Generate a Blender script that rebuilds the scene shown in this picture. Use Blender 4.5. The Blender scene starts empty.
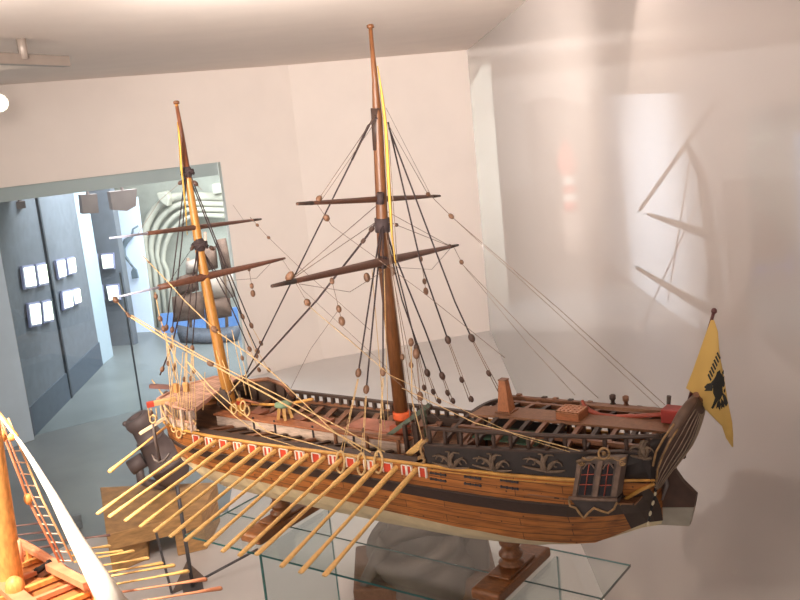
import bpy, bmesh, math, random
from mathutils import Vector, Matrix
random.seed(7)
SC = bpy.context.scene
COL = SC.collection
V = Vector
# ------------------------------------------------------------------ camera
F = 950.0
RX = V((0.81605482, 0.03436477, -0.57695199))      # world X,Y,Z axes seen in camera space (x right, y down, z forward)
RY = V((0.56967919, -0.21634121, 0.79288215))
RZ = V((-0.09757128, -0.97571284, -0.19612318))
EYE = V((0, 0, 1.0))
FLOOR = -1.3
CEIL = 1.48

def ray(px, py):
    c = V((px - 400, py - 300, F))
    return V((RX.dot(c), RY.dot(c), RZ.dot(c)))
def at(px, py, y):
    d = ray(px, py); return EYE + d * (y / d.y)
def atz(px, py, z):
    d = ray(px, py); return EYE + d * ((z - EYE.z) / d.z)
def atx(px, py, x):
    d = ray(px, py); return EYE + d * (x / d.x)
def onplane(px, py, p, n):
    d = ray(px, py); return EYE + d * ((V(p) - EYE).dot(n) / d.dot(n))

cam = bpy.data.cameras.new('camera'); camo = bpy.data.objects.new('camera', cam); COL.objects.link(camo)
cam.sensor_width = 36; cam.lens = F * 36 / 800; cam.clip_start = 0.01; cam.clip_end = 100
r = V((RX.x, RY.x, RZ.x)); d_ = V((RX.y, RY.y, RZ.y)); f = V((RX.z, RY.z, RZ.z))
M = Matrix((( r.x, -d_.x, -f.x, EYE.x), (r.y, -d_.y, -f.y, EYE.y), (r.z, -d_.z, -f.z, EYE.z), (0, 0, 0, 1)))
camo.matrix_world = M
SC.camera = camo

# ------------------------------------------------------------------ materials
def lin(c):
    return tuple(((x / 255) / 12.92 if x / 255 <= .04045 else ((x / 255 + .055) / 1.055) ** 2.4) for x in c)
MATS = {}
def mat(name, rgb, rough=.6, var=.25, scale=30, stretch=(1, 1, 1), metal=0, coat=0, bump=0, emit=0):
    if name in MATS: return MATS[name]
    m = bpy.data.materials.new(name); m.use_nodes = True
    nt = m.node_tree; b = nt.nodes['Principled BSDF']
    c = lin(rgb)
    b.inputs['Roughness'].default_value = rough; b.inputs['Metallic'].default_value = metal
    if coat: b.inputs['Coat Weight'].default_value = coat; b.inputs['Coat Roughness'].default_value = .03
    tc = nt.nodes.new('ShaderNodeTexCoord'); mp = nt.nodes.new('ShaderNodeMapping')
    mp.inputs['Scale'].default_value = stretch
    nt.links.new(tc.outputs['Object'], mp.inputs['Vector'])
    nz = nt.nodes.new('ShaderNodeTexNoise'); nz.inputs['Scale'].default_value = scale; nz.inputs['Detail'].default_value = 4
    nt.links.new(mp.outputs['Vector'], nz.inputs['Vector'])
    rp = nt.nodes.new('ShaderNodeValToRGB')
    rp.color_ramp.elements[0].position = .3; rp.color_ramp.elements[1].position = .7
    rp.color_ramp.elements[0].color = tuple(x * (1 - var) for x in c) + (1,)
    rp.color_ramp.elements[1].color = tuple(min(1, x * (1 + var * .6)) for x in c) + (1,)
    nt.links.new(nz.outputs['Fac'], rp.inputs['Fac'])
    nt.links.new(rp.outputs['Color'], b.inputs['Base Color'])
    if bump:
        bp = nt.nodes.new('ShaderNodeBump'); bp.inputs['Strength'].default_value = bump; bp.inputs['Distance'].default_value = .002
        nt.links.new(nz.outputs['Fac'], bp.inputs['Height']); nt.links.new(bp.outputs['Normal'], b.inputs['Normal'])
    if emit:
        b.inputs['Emission Color'].default_value = c + (1,); b.inputs['Emission Strength'].default_value = emit
    MATS[name] = m
    return m
def planks(name, rgb, dark, size=(.11, .0085), rough=.5, offs=.37, rot=None):
    """wooden planking: brick pattern run along the hull, with grain and small dark nail heads"""
    m = bpy.data.materials.new(name); m.use_nodes = True
    nt = m.node_tree; N = nt.nodes; L = nt.links; b = N['Principled BSDF']
    b.inputs['Roughness'].default_value = rough
    tc = N.new('ShaderNodeTexCoord'); sp = N.new('ShaderNodeSeparateXYZ'); cb = N.new('ShaderNodeCombineXYZ')
    L.new(tc.outputs['Object'], sp.inputs[0])
    a, c_ = ('X', 'Z') if rot is None else rot
    L.new(sp.outputs[a], cb.inputs['X']); L.new(sp.outputs[c_], cb.inputs['Y'])
    br = N.new('ShaderNodeTexBrick'); br.inputs['Scale'].default_value = 1
    br.inputs['Brick Width'].default_value = size[0]; br.inputs['Row Height'].default_value = size[1]
    br.inputs['Mortar Size'].default_value = size[1] * .045; br.offset = offs
    c = lin(rgb); d = lin(dark)
    br.inputs['Color1'].default_value = tuple(x * 1.12 for x in c) + (1,); br.inputs['Color2'].default_value = tuple(x * .82 for x in c) + (1,)
    br.inputs['Mortar'].default_value = d + (1,)
    L.new(cb.outputs[0], br.inputs['Vector'])
    mp = N.new('ShaderNodeMapping'); mp.inputs['Scale'].default_value = (14, 60, 200); L.new(tc.outputs['Object'], mp.inputs['Vector'])
    nz = N.new('ShaderNodeTexNoise'); nz.inputs['Scale'].default_value = 1; nz.inputs['Detail'].default_value = 5; L.new(mp.outputs[0], nz.inputs['Vector'])
    mx = N.new('ShaderNodeMix'); mx.data_type = 'RGBA'; mx.blend_type = 'MULTIPLY'; mx.inputs['Factor'].default_value = .75
    rp = N.new('ShaderNodeValToRGB'); rp.color_ramp.elements[0].position = .3; rp.color_ramp.elements[0].color = (.32, .27, .24, 1); rp.color_ramp.elements[1].position = .62; rp.color_ramp.elements[1].color = (1.15, 1.15, 1.1, 1)
    L.new(nz.outputs['Fac'], rp.inputs['Fac'])
    L.new(br.outputs['Color'], mx.inputs['A']); L.new(rp.outputs['Color'], mx.inputs['B'])
    vo = N.new('ShaderNodeTexVoronoi'); vo.inputs['Scale'].default_value = 48; L.new(tc.outputs['Object'], vo.inputs['Vector'])
    lt = N.new('ShaderNodeMath'); lt.operation = 'LESS_THAN'; lt.inputs[1].default_value = .1; L.new(vo.outputs['Distance'], lt.inputs[0])
    m2 = N.new('ShaderNodeMix'); m2.data_type = 'RGBA'; L.new(lt.outputs[0], m2.inputs['Factor']); L.new(mx.outputs['Result'], m2.inputs['A']); m2.inputs['B'].default_value = d + (1,)
    L.new(m2.outputs['Result'], b.inputs['Base Color'])
    MATS[name] = m
    return m
def glass(name, tint, base=.045, top=.85):
    """thin clear sheet: mostly transparent, with a mirror reflection that grows at grazing angles"""
    m = bpy.data.materials.new(name); m.use_nodes = True
    nt = m.node_tree; N = nt.nodes; L = nt.links; N.remove(N['Principled BSDF'])
    tr = N.new('ShaderNodeBsdfTransparent'); tr.inputs['Color'].default_value = lin(tint) + (1,)
    gl = N.new('ShaderNodeBsdfGlossy'); gl.inputs['Roughness'].default_value = 0
    lw = N.new('ShaderNodeLayerWeight'); lw.inputs['Blend'].default_value = .5
    pw = N.new('ShaderNodeMath'); pw.operation = 'POWER'; pw.inputs[1].default_value = 5; L.new(lw.outputs['Facing'], pw.inputs[0])
    ad = N.new('ShaderNodeMath'); ad.operation = 'MULTIPLY_ADD'; ad.inputs[1].default_value = top; ad.inputs[2].default_value = base; L.new(pw.outputs[0], ad.inputs[0])
    ms = N.new('ShaderNodeMixShader'); L.new(ad.outputs[0], ms.inputs[0]); L.new(tr.outputs[0], ms.inputs[1]); L.new(gl.outputs[0], ms.inputs[2])
    L.new(ms.outputs[0], N['Material Output'].inputs['Surface'])
    MATS[name] = m
    return m
GR = (6, 60, 60)
HULL = planks('hull orange planking', (160, 98, 46), (84, 50, 28), (.26, .0165))
PLANKB = mat('brown centre plank', (128, 88, 62), .55, .3, 40, (3, 12, 12))
CHIM = mat('chestnut chimney', (150, 92, 56), .5, .25, 40, (10, 10, 3))
WALE = mat('dark wale', (54, 38, 32), .5, .3, 40, (2, 8, 30))
BOTTOM = mat('tallow white bottom', (196, 178, 144), .6, .15, 30)
GOLD = mat('ochre moulding', (190, 138, 66), .45, .25, 60)
DARK = mat('dark stained wood', (62, 44, 36), .55, .35, 40, (2, 8, 20))
DARK2 = mat('blackened bulwark', (44, 35, 33), .55, .3, 50)
BROWN = mat('mid brown wood', (122, 80, 56), .5, .35, 40, (2, 12, 20))
REDBR = mat('reddish brown wood', (150, 90, 56), .5, .3, 40, (3, 12, 12))
DECK = planks('deck planks', (132, 92, 66), (60, 40, 30), (.2, .009), .6, .4, ('X', 'Y'))
PINK = planks('pinkish platform planks', (186, 146, 130), (110, 70, 60), (.4, .014), .6, .4, ('Y', 'X'))
GREYW = mat('weathered grey wood', (184, 162, 148), .65, .3, 30, (2, 10, 12))
OAR = mat('pale oar wood', (222, 176, 108), .5, .2, 50, (4, 4, 10))
MAST = mat('mast wood', (108, 66, 36), .45, .35, 40, (12, 12, 1))
MASTF = mat('golden fore mast wood', (178, 122, 54), .45, .3, 40, (12, 12, 1))
YARD = mat('yard wood', (102, 64, 48), .5, .3, 40, (6, 6, 6))
RED = mat('vermilion paint', (188, 62, 38), .5, .2, 60)
WHITE = mat('white port frame paint', (222, 210, 198), .55, .08, 60)
ORED = mat('orange red cloth', (214, 92, 44), .7, .25, 60)
ROPED = mat('tarred rope', (58, 44, 44), .8, .2, 200)
ROPET = mat('tan rope', (206, 172, 122), .8, .2, 200)
ROPEG = mat('grey brown rope', (134, 112, 98), .8, .2, 200)
BLOCK = mat('wooden block', (116, 82, 60), .55, .3, 80)
BLOCKD = mat('dark wooden block', (80, 56, 46), .55, .3, 80)
GREEN = mat('dark green panel', (44, 68, 50), .6, .3, 30)
GGREY = mat('green grey canvas', (112, 134, 108), .7, .2, 60)
GGREEN = mat('green grey painted wood', (92, 100, 84), .6, .2, 60)
CARVE = mat('worn gilt carving', (150, 116, 76), .5, .4, 90)
CARVD = mat('dull grey brown carving', (104, 84, 68), .55, .35, 90)
YEL = mat('yellow silk', (222, 180, 78), .7, .12, 14)
YELB = mat('bright yellow silk', (208, 166, 72), .7, .1, 14)
BLACK = mat('black paint', (30, 28, 30), .6, .2, 60)
IRON = mat('dark iron strap', (48, 42, 46), .5, .2, 60)
CHAIN = mat('pale chain', (210, 196, 166), .5, .2, 80)
WHITEG = mat('greyed white rudder paint', (150, 142, 130), .6, .15, 30)
STAND = mat('walnut stand', (124, 76, 42), .4, .35, 26, (3, 10, 10), coat=.2)
CANNON = mat('weathered cannon iron', (104, 90, 88), .55, .22, 14)
CANNON2 = mat('mortar bronze grey', (104, 94, 88), .6, .25, 10)
BLKW = mat('chestnut block wood', (188, 144, 94), .6, .3, 8, (2, 2, 8))
STEEL = mat('dark grey steel', (92, 88, 90), .5, .15, 20, metal=.3)
WARMW = mat('warm white wall paint', (226, 214, 206), .8, .03, 3)
WALLR = mat('glazed white wall', (214, 202, 196), .6, .03, 3, coat=1.0)
CEILM = mat('warm ceiling paint', (228, 214, 204), .85, .03, 3)
GREYF = mat('grey fascia', (206, 204, 202), .7, .05, 5)
CORR = mat('slate corridor panel', (116, 122, 132), .6, .12, 12)
CORR2 = mat('slate skirting', (88, 98, 112), .6, .12, 12)
FLOORM = mat('grey corridor floor', (120, 125, 127), .35, .14, 2.5)
PALE = mat('pale platform', (212, 207, 204), .55, .03, 4)
BLUEW = mat('blue white pillar', (184, 202, 216), .7, .06, 4)
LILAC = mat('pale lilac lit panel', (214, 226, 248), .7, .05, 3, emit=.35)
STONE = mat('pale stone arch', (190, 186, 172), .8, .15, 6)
STONED = mat('greyer stone', (168, 168, 158), .8, .15, 6)  # wall behind the arch, a little greyer than its mouldings
GLASS = glass('clear sheet glass', (246, 250, 250))
GLASSB = glass('cool case glass', (240, 246, 247))
EDGE = mat('teal glass edge', (34, 78, 80), .2, .15, 8, coat=.5)
EDGEL = mat('pale glass edge', (96, 140, 142), .2, .15, 8, coat=.5)
BRONZ = mat('brown hanging box', (128, 112, 108), .7, .15, 8)
LAMP = mat('lamp glow', (255, 246, 226), .5, 0.02, 4, emit=9)
SCREEN = mat('lit display pane', (246, 250, 222), .5, .02, 4, emit=3)
SCRF = mat('display frame lilac', (150, 152, 190), .5, .1, 10)
S2W = mat('bright orange pine', (230, 164, 92), .5, .3, 20, (6, 6, 2))
S2R = mat('pale red timber', (214, 140, 104), .55, .25, 30)
S2S = mat('white furled canvas', (250, 244, 236), .8, .04, 30)
S2D = mat('unlit oar tone', (118, 88, 84), .6, .2, 30)
RAIL = mat('brushed rail metal', (150, 136, 126), .5, .08, 12, metal=.3)
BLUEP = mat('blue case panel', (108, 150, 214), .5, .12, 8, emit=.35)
CASEG = mat('grey blue vitrine', (116, 132, 144), .3, .1, 6)
SAILM = mat('cream model sails', (184, 164, 152), .8, .2, 10)
YGLARE = mat('glare bleached spar end', (204, 208, 232), .7, .05, 20)

# ------------------------------------------------------------------ mesh builder
class MB:
    def __init__(s): s.v = []; s.f = []; s.m = []; s.sm = []
    def add(s, vs, fs, mi=0, sm=False):
        o = len(s.v); s.v += [V(p) for p in vs]
        for q in fs: s.f.append([i + o for i in q]); s.m.append(mi); s.sm.append(sm)
        return s
    def hexa(s, P, mi=0):
        return s.add(P, [(0, 3, 2, 1), (4, 5, 6, 7), (0, 1, 5, 4), (1, 2, 6, 5), (2, 3, 7, 6), (3, 0, 4, 7)], mi)
    def box(s, a, b, mi=0):
        (x0, y0, z0), (x1, y1, z1) = [min(p, q) for p, q in zip(a, b)], [max(p, q) for p, q in zip(a, b)]
        return s.hexa([(x0, y0, z0), (x1, y0, z0), (x1, y1, z0), (x0, y1, z0), (x0, y0, z1), (x1, y0, z1), (x1, y1, z1), (x0, y1, z1)], mi)
    def beam(s, a, b, w, h, mi=0, up=(0, 0, 1), w2=None, h2=None):
        a, b = V(a), V(b); t = (b - a).normalized(); u = V(up)
        sd = t.cross(u)
        if sd.length < 1e-5: sd = t.cross(V((0, 1, 0)))
        sd.normalize(); u = sd.cross(t).normalized()
        w2 = w if w2 is None else w2; h2 = h if h2 is None else h2
        P = []
        for c, ww, hh in ((a, w, h), (b, w2, h2)):
            P += [c - sd * ww / 2 - u * hh / 2, c + sd * ww / 2 - u * hh / 2, c + sd * ww / 2 + u * hh / 2, c - sd * ww / 2 + u * hh / 2]
        return s.add(P, [(0, 1, 2, 3), (7, 6, 5, 4), (0, 4, 5, 1), (1, 5, 6, 2), (2, 6, 7, 3), (3, 7, 4, 0)], mi)
    def tube(s, pts, rad, n=8, mi=0, cap=True, flat=1.0):
        pts = [V(p) for p in pts]; k = len(pts)
        if not isinstance(rad, (list, tuple)): rad = [rad] * k
        vs = []; pu = None
        for i, p in enumerate(pts):
            t = (pts[min(i + 1, k - 1)] - pts[max(i - 1, 0)]).normalized()
            if pu is None:
                pu = t.cross(V((0, 0, 1)));
                if pu.length < 1e-4: pu = V((1, 0, 0))
            pu = (pu - t * pu.dot(t)).normalized(); w = t.cross(pu)
            for j in range(n):
                a = 2 * math.pi * j / n
                vs.append(p + (pu * math.cos(a) + w * math.sin(a) * flat) * rad[i])
        fs = [(i * n + j, i * n + (j + 1) % n, (i + 1) * n + (j + 1) % n, (i + 1) * n + j) for i in range(k - 1) for j in range(n)]
        s.add(vs, fs, mi, True)
        if cap:
            o = len(s.v) - len(vs)
            s.f.append([o + j for j in reversed(range(n))]); s.m.append(mi); s.sm.append(False)
            s.f.append([o + (k - 1) * n + j for j in range(n)]); s.m.append(mi); s.sm.append(False)
        return s
    def lathe(s, o, ax, prof, n=20, mi=0):
        """prof: list of (distance along axis, radius)"""
        o = V(o); ax = V(ax).normalized()
        u = ax.cross(V((0, 0, 1)))
        if u.length < 1e-4: u = V((1, 0, 0))
        u.normalize(); w = ax.cross(u); k = len(prof)
        vs = [o + ax * d + (u * math.cos(6.2831853 * j / n) + w * math.sin(6.2831853 * j / n)) * max(q, 1e-5) for d, q in prof for j in range(n)]
        s.add(vs, [(i * n + j, i * n + (j + 1) % n, (i + 1) * n + (j + 1) % n, (i + 1) * n + j) for i in range(k - 1) for j in range(n)], mi, True)
        b = len(s.v) - len(vs)
        s.f.append([b + j for j in reversed(range(n))]); s.m.append(mi); s.sm.append(False)
        s.f.append([b + (k - 1) * n + j for j in range(n)]); s.m.append(mi); s.sm.append(False)
        return s
    def plate(s, P, thick, mi=0):
        """extrude polygon P (3D points) by vector thick"""
        P = [V(p) for p in P]; t = V(thick); n = len(P)
        fs = [tuple(range(n)), tuple(reversed(range(n, 2 * n)))] + [(i, n + i, n + (i + 1) % n, (i + 1) % n) for i in range(n)]
        return s.add(P + [p + t for p in P], fs, mi)
    def grid(s, rows, mi=0, sm=True):
        n = len(rows[0]); vs = [p for q in rows for p in q]
        return s.add(vs, [(i * n + j, i * n + j + 1, (i + 1) * n + j + 1, (i + 1) * n + j) for i in range(len(rows) - 1) for j in range(n - 1)], mi, sm)
    def ball(s, c, q, n=8, st=(1, 1, 1), mi=0, ax=(0, 0, 1), ln=1.0):
        ax = V(ax).normalized()
        return s.lathe(V(c) - ax * q * ln, ax, [(q * ln * (1 - math.cos(math.pi * i / 8)), max(1e-4, q * math.sin(math.pi * i / 8))) for i in range(9)], n, mi)
    def build(s, name, mats, parent=None, bevel=0, solid=0):
        off = V((0, 0, 0))
        root = parent
        while root is not None:
            off = off + root.location; root = root.parent
        if not isinstance(mats, (list, tuple)): mats = [mats]
        me = bpy.data.meshes.new(name)
        base = V((0, 0, 0))
        if parent is None:
            xs = [p.x for p in s.v]; ys = [p.y for p in s.v]; zs = [p.z for p in s.v]
            base = V(((min(xs) + max(xs)) / 2, (min(ys) + max(ys)) / 2, min(zs)))
            off = base
        me.from_pydata([tuple(p - off) for p in s.v], [], s.f)
        for m in mats: me.materials.append(m)
        for p, mi, sm in zip(me.polygons, s.m, s.sm): p.material_index = mi; p.use_smooth = sm
        bm = bmesh.new(); bm.from_mesh(me); bmesh.ops.recalc_face_normals(bm, faces=bm.faces); bm.to_mesh(me); bm.free()
        me.update()
        o = bpy.data.objects.new(name, me); COL.objects.link(o)
        if parent is None: o.location = base
        else: o.parent = parent
        if bevel:
            b = o.modifiers.new('bevel', 'BEVEL'); b.width = bevel; b.segments = 2; b.limit_method = 'ANGLE'
        if solid:
            b = o.modifiers.new('solid', 'SOLIDIFY'); b.thickness = solid; b.offset = 0
        return o
def thing(name, label, cat, loc, group=None):
    o = bpy.data.objects.new(name, None); COL.objects.link(o); o.location = V(loc); o.empty_display_size = .05
    return tag(o, label, cat, group)
def tag(o, label, cat, group=None):
    o['label'] = label; o['category'] = cat
    if group: o['group'] = group
    return o
def struct(o): o['kind'] = 'structure'; return o
def lerp(a, b, t): return a + (b - a) * t
def vlerp(a, b, t): return V(a) * (1 - t) + V(b) * t
def interp(tab, x):
    if x <= tab[0][0]: return tab[0][1]
    for (a, p), (b, q) in zip(tab, tab[1:]):
        if x <= b:
            t = (x - a) / (b - a)
            if isinstance(p, (tuple, list)): return tuple(lerp(u, w, t) for u, w in zip(p, q))
            return lerp(p, q, t)
    return tab[-1][1]

# ------------------------------------------------------------------ the room
def ceil_pt(px, py): return atz(px, py, CEIL)
CN = ceil_pt(467, 50)                              # corner of back wall and right wall
CB = ceil_pt(288, 65)                              # edge where the left wall begins
CA = ceil_pt(0, 85)
def flat(p): return V((p.x, p.y, 0))
dR = (flat(ceil_pt(527, 0)) - flat(CN)).normalized()
nR = V((-dR.y, dR.x, 0))
dL = (flat(CA) - flat(CB)).normalized(); nL = V((-dL.y, dL.x, 0))
def wall(name, a, b, m, z0=FLOOR, z1=CEIL, th=.05, away=True):
    a, b = flat(a), flat(b); n = V((-(b - a).y, (b - a).x, 0)).normalized()
    if n.dot(a) < 0: n = -n                         # thickness goes away from the camera
    mb = MB(); t = n * th
    mb.hexa([a + V((0, 0, z0)), b + V((0, 0, z0)), b + t + V((0, 0, z0)), a + t + V((0, 0, z0)),
             a + V((0, 0, z1)), b + V((0, 0, z1)), b + t + V((0, 0, z1)), a + t + V((0, 0, z1))])
    return struct(mb.build(name, m))
def part_clear(name, rgb, clear):
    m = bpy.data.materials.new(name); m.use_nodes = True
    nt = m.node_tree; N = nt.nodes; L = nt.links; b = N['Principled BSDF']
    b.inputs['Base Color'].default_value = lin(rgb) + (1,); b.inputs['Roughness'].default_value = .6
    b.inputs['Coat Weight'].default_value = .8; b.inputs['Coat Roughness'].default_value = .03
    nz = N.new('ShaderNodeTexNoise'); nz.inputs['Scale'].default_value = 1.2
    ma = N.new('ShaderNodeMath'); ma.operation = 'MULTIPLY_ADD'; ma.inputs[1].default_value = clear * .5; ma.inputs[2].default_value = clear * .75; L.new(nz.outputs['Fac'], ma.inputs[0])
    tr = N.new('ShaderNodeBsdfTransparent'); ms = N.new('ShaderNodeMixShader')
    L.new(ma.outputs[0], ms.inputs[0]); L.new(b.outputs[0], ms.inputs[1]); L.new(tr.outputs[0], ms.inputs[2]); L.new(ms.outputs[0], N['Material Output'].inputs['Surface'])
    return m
PARTCLEAR = part_clear('part clear white wall', (214, 202, 196), .27)  # wall made part see-through so the reflection stand-ins behind show faintly
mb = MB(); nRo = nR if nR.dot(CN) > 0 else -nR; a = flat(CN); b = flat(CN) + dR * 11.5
mb.add([a + V((0, 0, FLOOR)), b + V((0, 0, FLOOR)), b + V((0, 0, CEIL)), a + V((0, 0, CEIL))], [(0, 1, 2, 3)]); struct(mb.build('wall_right', PARTCLEAR))
# made-up things behind the wall, standing in for its faint reflections
def beyond(px, py, d=1.2): return onplane(px, py, flat(CN) + nRo * d, nRo)
REFLW = mat('pale reflection board', (226, 234, 244), .8, .03, 3); REFLD = mat('dark reflection spar', (34, 28, 26), .9)
mb = MB(); mb.plate([beyond(*p, 1.9) for p in ((594, 96), (714, 91), (728, 330), (600, 330))], nRo * .03); tag(mb.build('reflection_board', REFLW), 'wide pale board standing in for a reflection in the right wall', 'panel')
mb = MB(); mb.plate([beyond(*p, 2.3) for p in ((522, 104), (548, 96), (592, 108), (600, 292), (545, 292))], nRo * .03); tag(mb.build('reflection_board', REFLW), 'narrow pale board behind the red and white beacon as a made-up reflection in the right wall', 'panel')
mb = MB(); mb.plate([beyond(*p, 1.9) for p in ((771, 97), (794, 106), (772, 128))], nRo * .03); tag(mb.build('reflection_board', REFLW), 'small pale triangular board standing in for a wall reflection at the far right edge', 'panel')
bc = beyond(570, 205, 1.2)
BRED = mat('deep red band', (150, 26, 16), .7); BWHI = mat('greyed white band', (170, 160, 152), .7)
beac = thing('mirrored_beacon', 'faint red and white banded beacon with a red pointed top standing in for a reflection in the right wall', 'mirrored_beacon', bc)
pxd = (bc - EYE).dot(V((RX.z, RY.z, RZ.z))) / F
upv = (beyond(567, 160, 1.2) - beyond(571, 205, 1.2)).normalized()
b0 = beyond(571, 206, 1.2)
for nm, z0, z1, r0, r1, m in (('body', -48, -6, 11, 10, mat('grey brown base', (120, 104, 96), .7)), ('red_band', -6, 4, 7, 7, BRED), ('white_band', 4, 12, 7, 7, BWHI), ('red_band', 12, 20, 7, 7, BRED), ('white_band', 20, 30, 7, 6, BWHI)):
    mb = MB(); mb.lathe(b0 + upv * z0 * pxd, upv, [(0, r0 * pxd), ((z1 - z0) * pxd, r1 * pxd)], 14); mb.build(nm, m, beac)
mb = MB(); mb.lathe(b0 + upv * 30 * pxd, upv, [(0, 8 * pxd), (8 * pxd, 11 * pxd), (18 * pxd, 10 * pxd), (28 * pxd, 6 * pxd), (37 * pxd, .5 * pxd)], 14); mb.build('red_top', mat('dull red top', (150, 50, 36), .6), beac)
rig = thing('reflected_ship_rig', 'dim mast with slanting yards and shrouds standing in for a reflection in the right wall', 'ship rig', beyond(716, 400, 1.0))
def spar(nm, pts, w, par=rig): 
    mb = MB(); mb.tube([beyond(p[0], p[1], 1.0) for p in pts], w, 7); return mb.build(nm, REFLD, par)
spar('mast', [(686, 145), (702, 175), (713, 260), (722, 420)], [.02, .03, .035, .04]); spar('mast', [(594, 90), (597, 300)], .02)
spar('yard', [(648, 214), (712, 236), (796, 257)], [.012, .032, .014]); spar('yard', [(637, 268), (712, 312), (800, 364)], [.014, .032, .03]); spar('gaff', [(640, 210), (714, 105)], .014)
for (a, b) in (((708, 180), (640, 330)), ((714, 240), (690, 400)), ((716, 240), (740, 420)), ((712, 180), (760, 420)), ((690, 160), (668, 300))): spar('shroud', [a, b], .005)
wall('wall_back', CB, CN, WARMW)
# left wall with a wide opening: lintel above, jamb to the right
pJ = onplane(222, 180, CB, nL); zTop = onplane(110, 175, CB, nL).z
lend = flat(CB) + dL * 6.0
wall('wall_left', CB, pJ, WARMW)
wall('wall_left_lintel', pJ, lend, WARMW, zTop, CEIL)
fz = onplane(110, 189, CB, nL).z
mb = MB(); a = flat(pJ) + nL * (-.03 if nL.dot(flat(CB)) < 0 else .03); b = flat(lend) + (a - flat(pJ))
sgn = 1 if nL.dot(flat(CB)) > 0 else -1
nLo = nL * sgn                                     # pointing away from the camera
t = nLo * .3
a = flat(pJ) + nLo * .06; b = lend + nLo * .06
mb.hexa([a + V((0, 0, fz)), b + V((0, 0, fz)), b + t + V((0, 0, fz)), a + t + V((0, 0, fz)), a + V((0, 0, zTop + .05)), b + V((0, 0, zTop + .05)), b + t + V((0, 0, zTop + .05)), a + t + V((0, 0, zTop + .05))])
struct(mb.build('trim_1', GREYF))
# ceiling and floor
mb = MB(); mb.box((-14, -1.2, CEIL), (3.2, 20, CEIL + .05)); struct(mb.build('ceiling', CEILM))
mb = MB(); mb.box((-19, -1.2, FLOOR - .05), (3.2, 22, FLOOR)); struct(mb.build('floor', FLOORM))

# corridor seen through the opening
def fl(px, py): return atz(px, py, FLOOR)
W0 = fl(30, 440); W1 = fl(102, 365)
dW = (flat(W1) - flat(W0)).normalized(); nW = V((-dW.y, dW.x, 0))
wall('wall_corridor', W0 - dW * .0, W1, CORR, FLOOR, 1.3, .1)
mb = MB(); o = -nW * .012 if nW.dot(flat(W0)) > 0 else nW * .012
a, b = flat(W0) + o, flat(W1) + o; z1 = onplane(60, 378, W0, nW).z
mb.hexa([a + V((0, 0, FLOOR)), b + V((0, 0, FLOOR)), b - o + V((0, 0, FLOOR)), a - o + V((0, 0, FLOOR)), a + V((0, 0, z1)), b + V((0, 0, z1)), b - o + V((0, 0, z1)), a - o + V((0, 0, z1))])
struct(mb.build('baseboard_corridor', CORR2))
mb = MB(); s_ = fl(70, 398); o2 = o * 2
mb.hexa([flat(s_) - dW * .02 + V((0, 0, FLOOR)), flat(s_) + dW * .02 + V((0, 0, FLOOR)), flat(s_) + dW * .02 + o2 + V((0, 0, FLOOR)), flat(s_) - dW * .02 + o2 + V((0, 0, FLOOR)),
         flat(s_) - dW * .02 + V((0, 0, 1.3)), flat(s_) + dW * .02 + V((0, 0, 1.3)), flat(s_) + dW * .02 + o2 + V((0, 0, 1.3)), flat(s_) - dW * .02 + o2 + V((0, 0, 1.3))])
struct(mb.build('trim_2', mat('dark seam', (58, 64, 74), .6)))
# pale pillar at the near end of the slate wall and at its far end
P0 = flat(W0) + o * 3; wall('wall_pillar_near', P0, P0 + (flat(fl(0, 452)) - P0).normalized() * 2.2, BLUEW, FLOOR, 1.3, .12)
Q0 = flat(W1); Q1 = flat(fl(112, 357)); wall('wall_pillar_far', Q0, Q1 + (Q1 - Q0) * .15, BLUEW, FLOOR, 1.3, .08)
# back of the corridor: slate wall with screens, lilac lit wall, stone arch wall
E0 = flat(Q1)
pe = E0 + V((-.1, .5, 0)); ne = V((-.45, 1.1, 0)).normalized()
fE = lambda px, py: onplane(px, py, pe - ne * .03, ne)
wall('wall_corridor_end', onplane(84, 280, pe, ne), onplane(124, 280, pe, ne), CORR, FLOOR, 1.0, .1)
G0 = V((-8.75, 7.6, 0)); G1 = V((-5.2, 9.2, 0)); nG = V((-(G1 - G0).y, (G1 - G0).x, 0)).normalized()
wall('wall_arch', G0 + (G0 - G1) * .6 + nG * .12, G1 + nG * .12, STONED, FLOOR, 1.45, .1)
def on_arch(px, py, off=0): return onplane(px, py, G0 - nG * off, nG)
# lit lilac panel in front of the stone wall
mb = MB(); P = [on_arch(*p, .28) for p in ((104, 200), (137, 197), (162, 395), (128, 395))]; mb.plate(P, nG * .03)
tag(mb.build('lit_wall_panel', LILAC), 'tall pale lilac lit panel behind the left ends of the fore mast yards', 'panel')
# arch mouldings, nested
root = thing('stone_arch', 'pale carved stone archway at the end of the passage behind the fore mast', 'arch', V((on_arch(185, 330).x, on_arch(185, 330).y, FLOOR)))
for k, (dx, w) in enumerate(((0, .05), (7, .035), (13, .03), (19, .03))):
    px0, px1 = 142 + dx, 222 - dx * .2
    pts = [on_arch(px0 + 14, 345, .06), on_arch(px0 + 6, 270, .06)]
    for i in range(9):
        a = math.pi * (1 - i / 16)
        pts.append(on_arch(px0 + 40 + 38 * math.cos(a), 242 + dx - (46 + 0) * math.sin(a), .06))
    pts.append(on_arch(px1 + 6, 197 + dx, .06))
    mb = MB(); mb.tube(pts, w, 8); mb.build('arch_moulding', STONE, root)
mb = MB(); P = [on_arch(*p, .08) for p in ((160, 192), (170, 190), (174, 197), (172, 206), (166, 203), (162, 198))]; mb.plate(P, -nG * .12); mb.build('scroll_capital', STONE, root, bevel=.02)
mb = MB(); P = [on_arch(*p, .08) for p in ((215, 183), (224, 182), (226, 192), (216, 194))]; mb.plate(P, -nG * .12); mb.build('keystone', STONE, root, bevel=.02)
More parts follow.
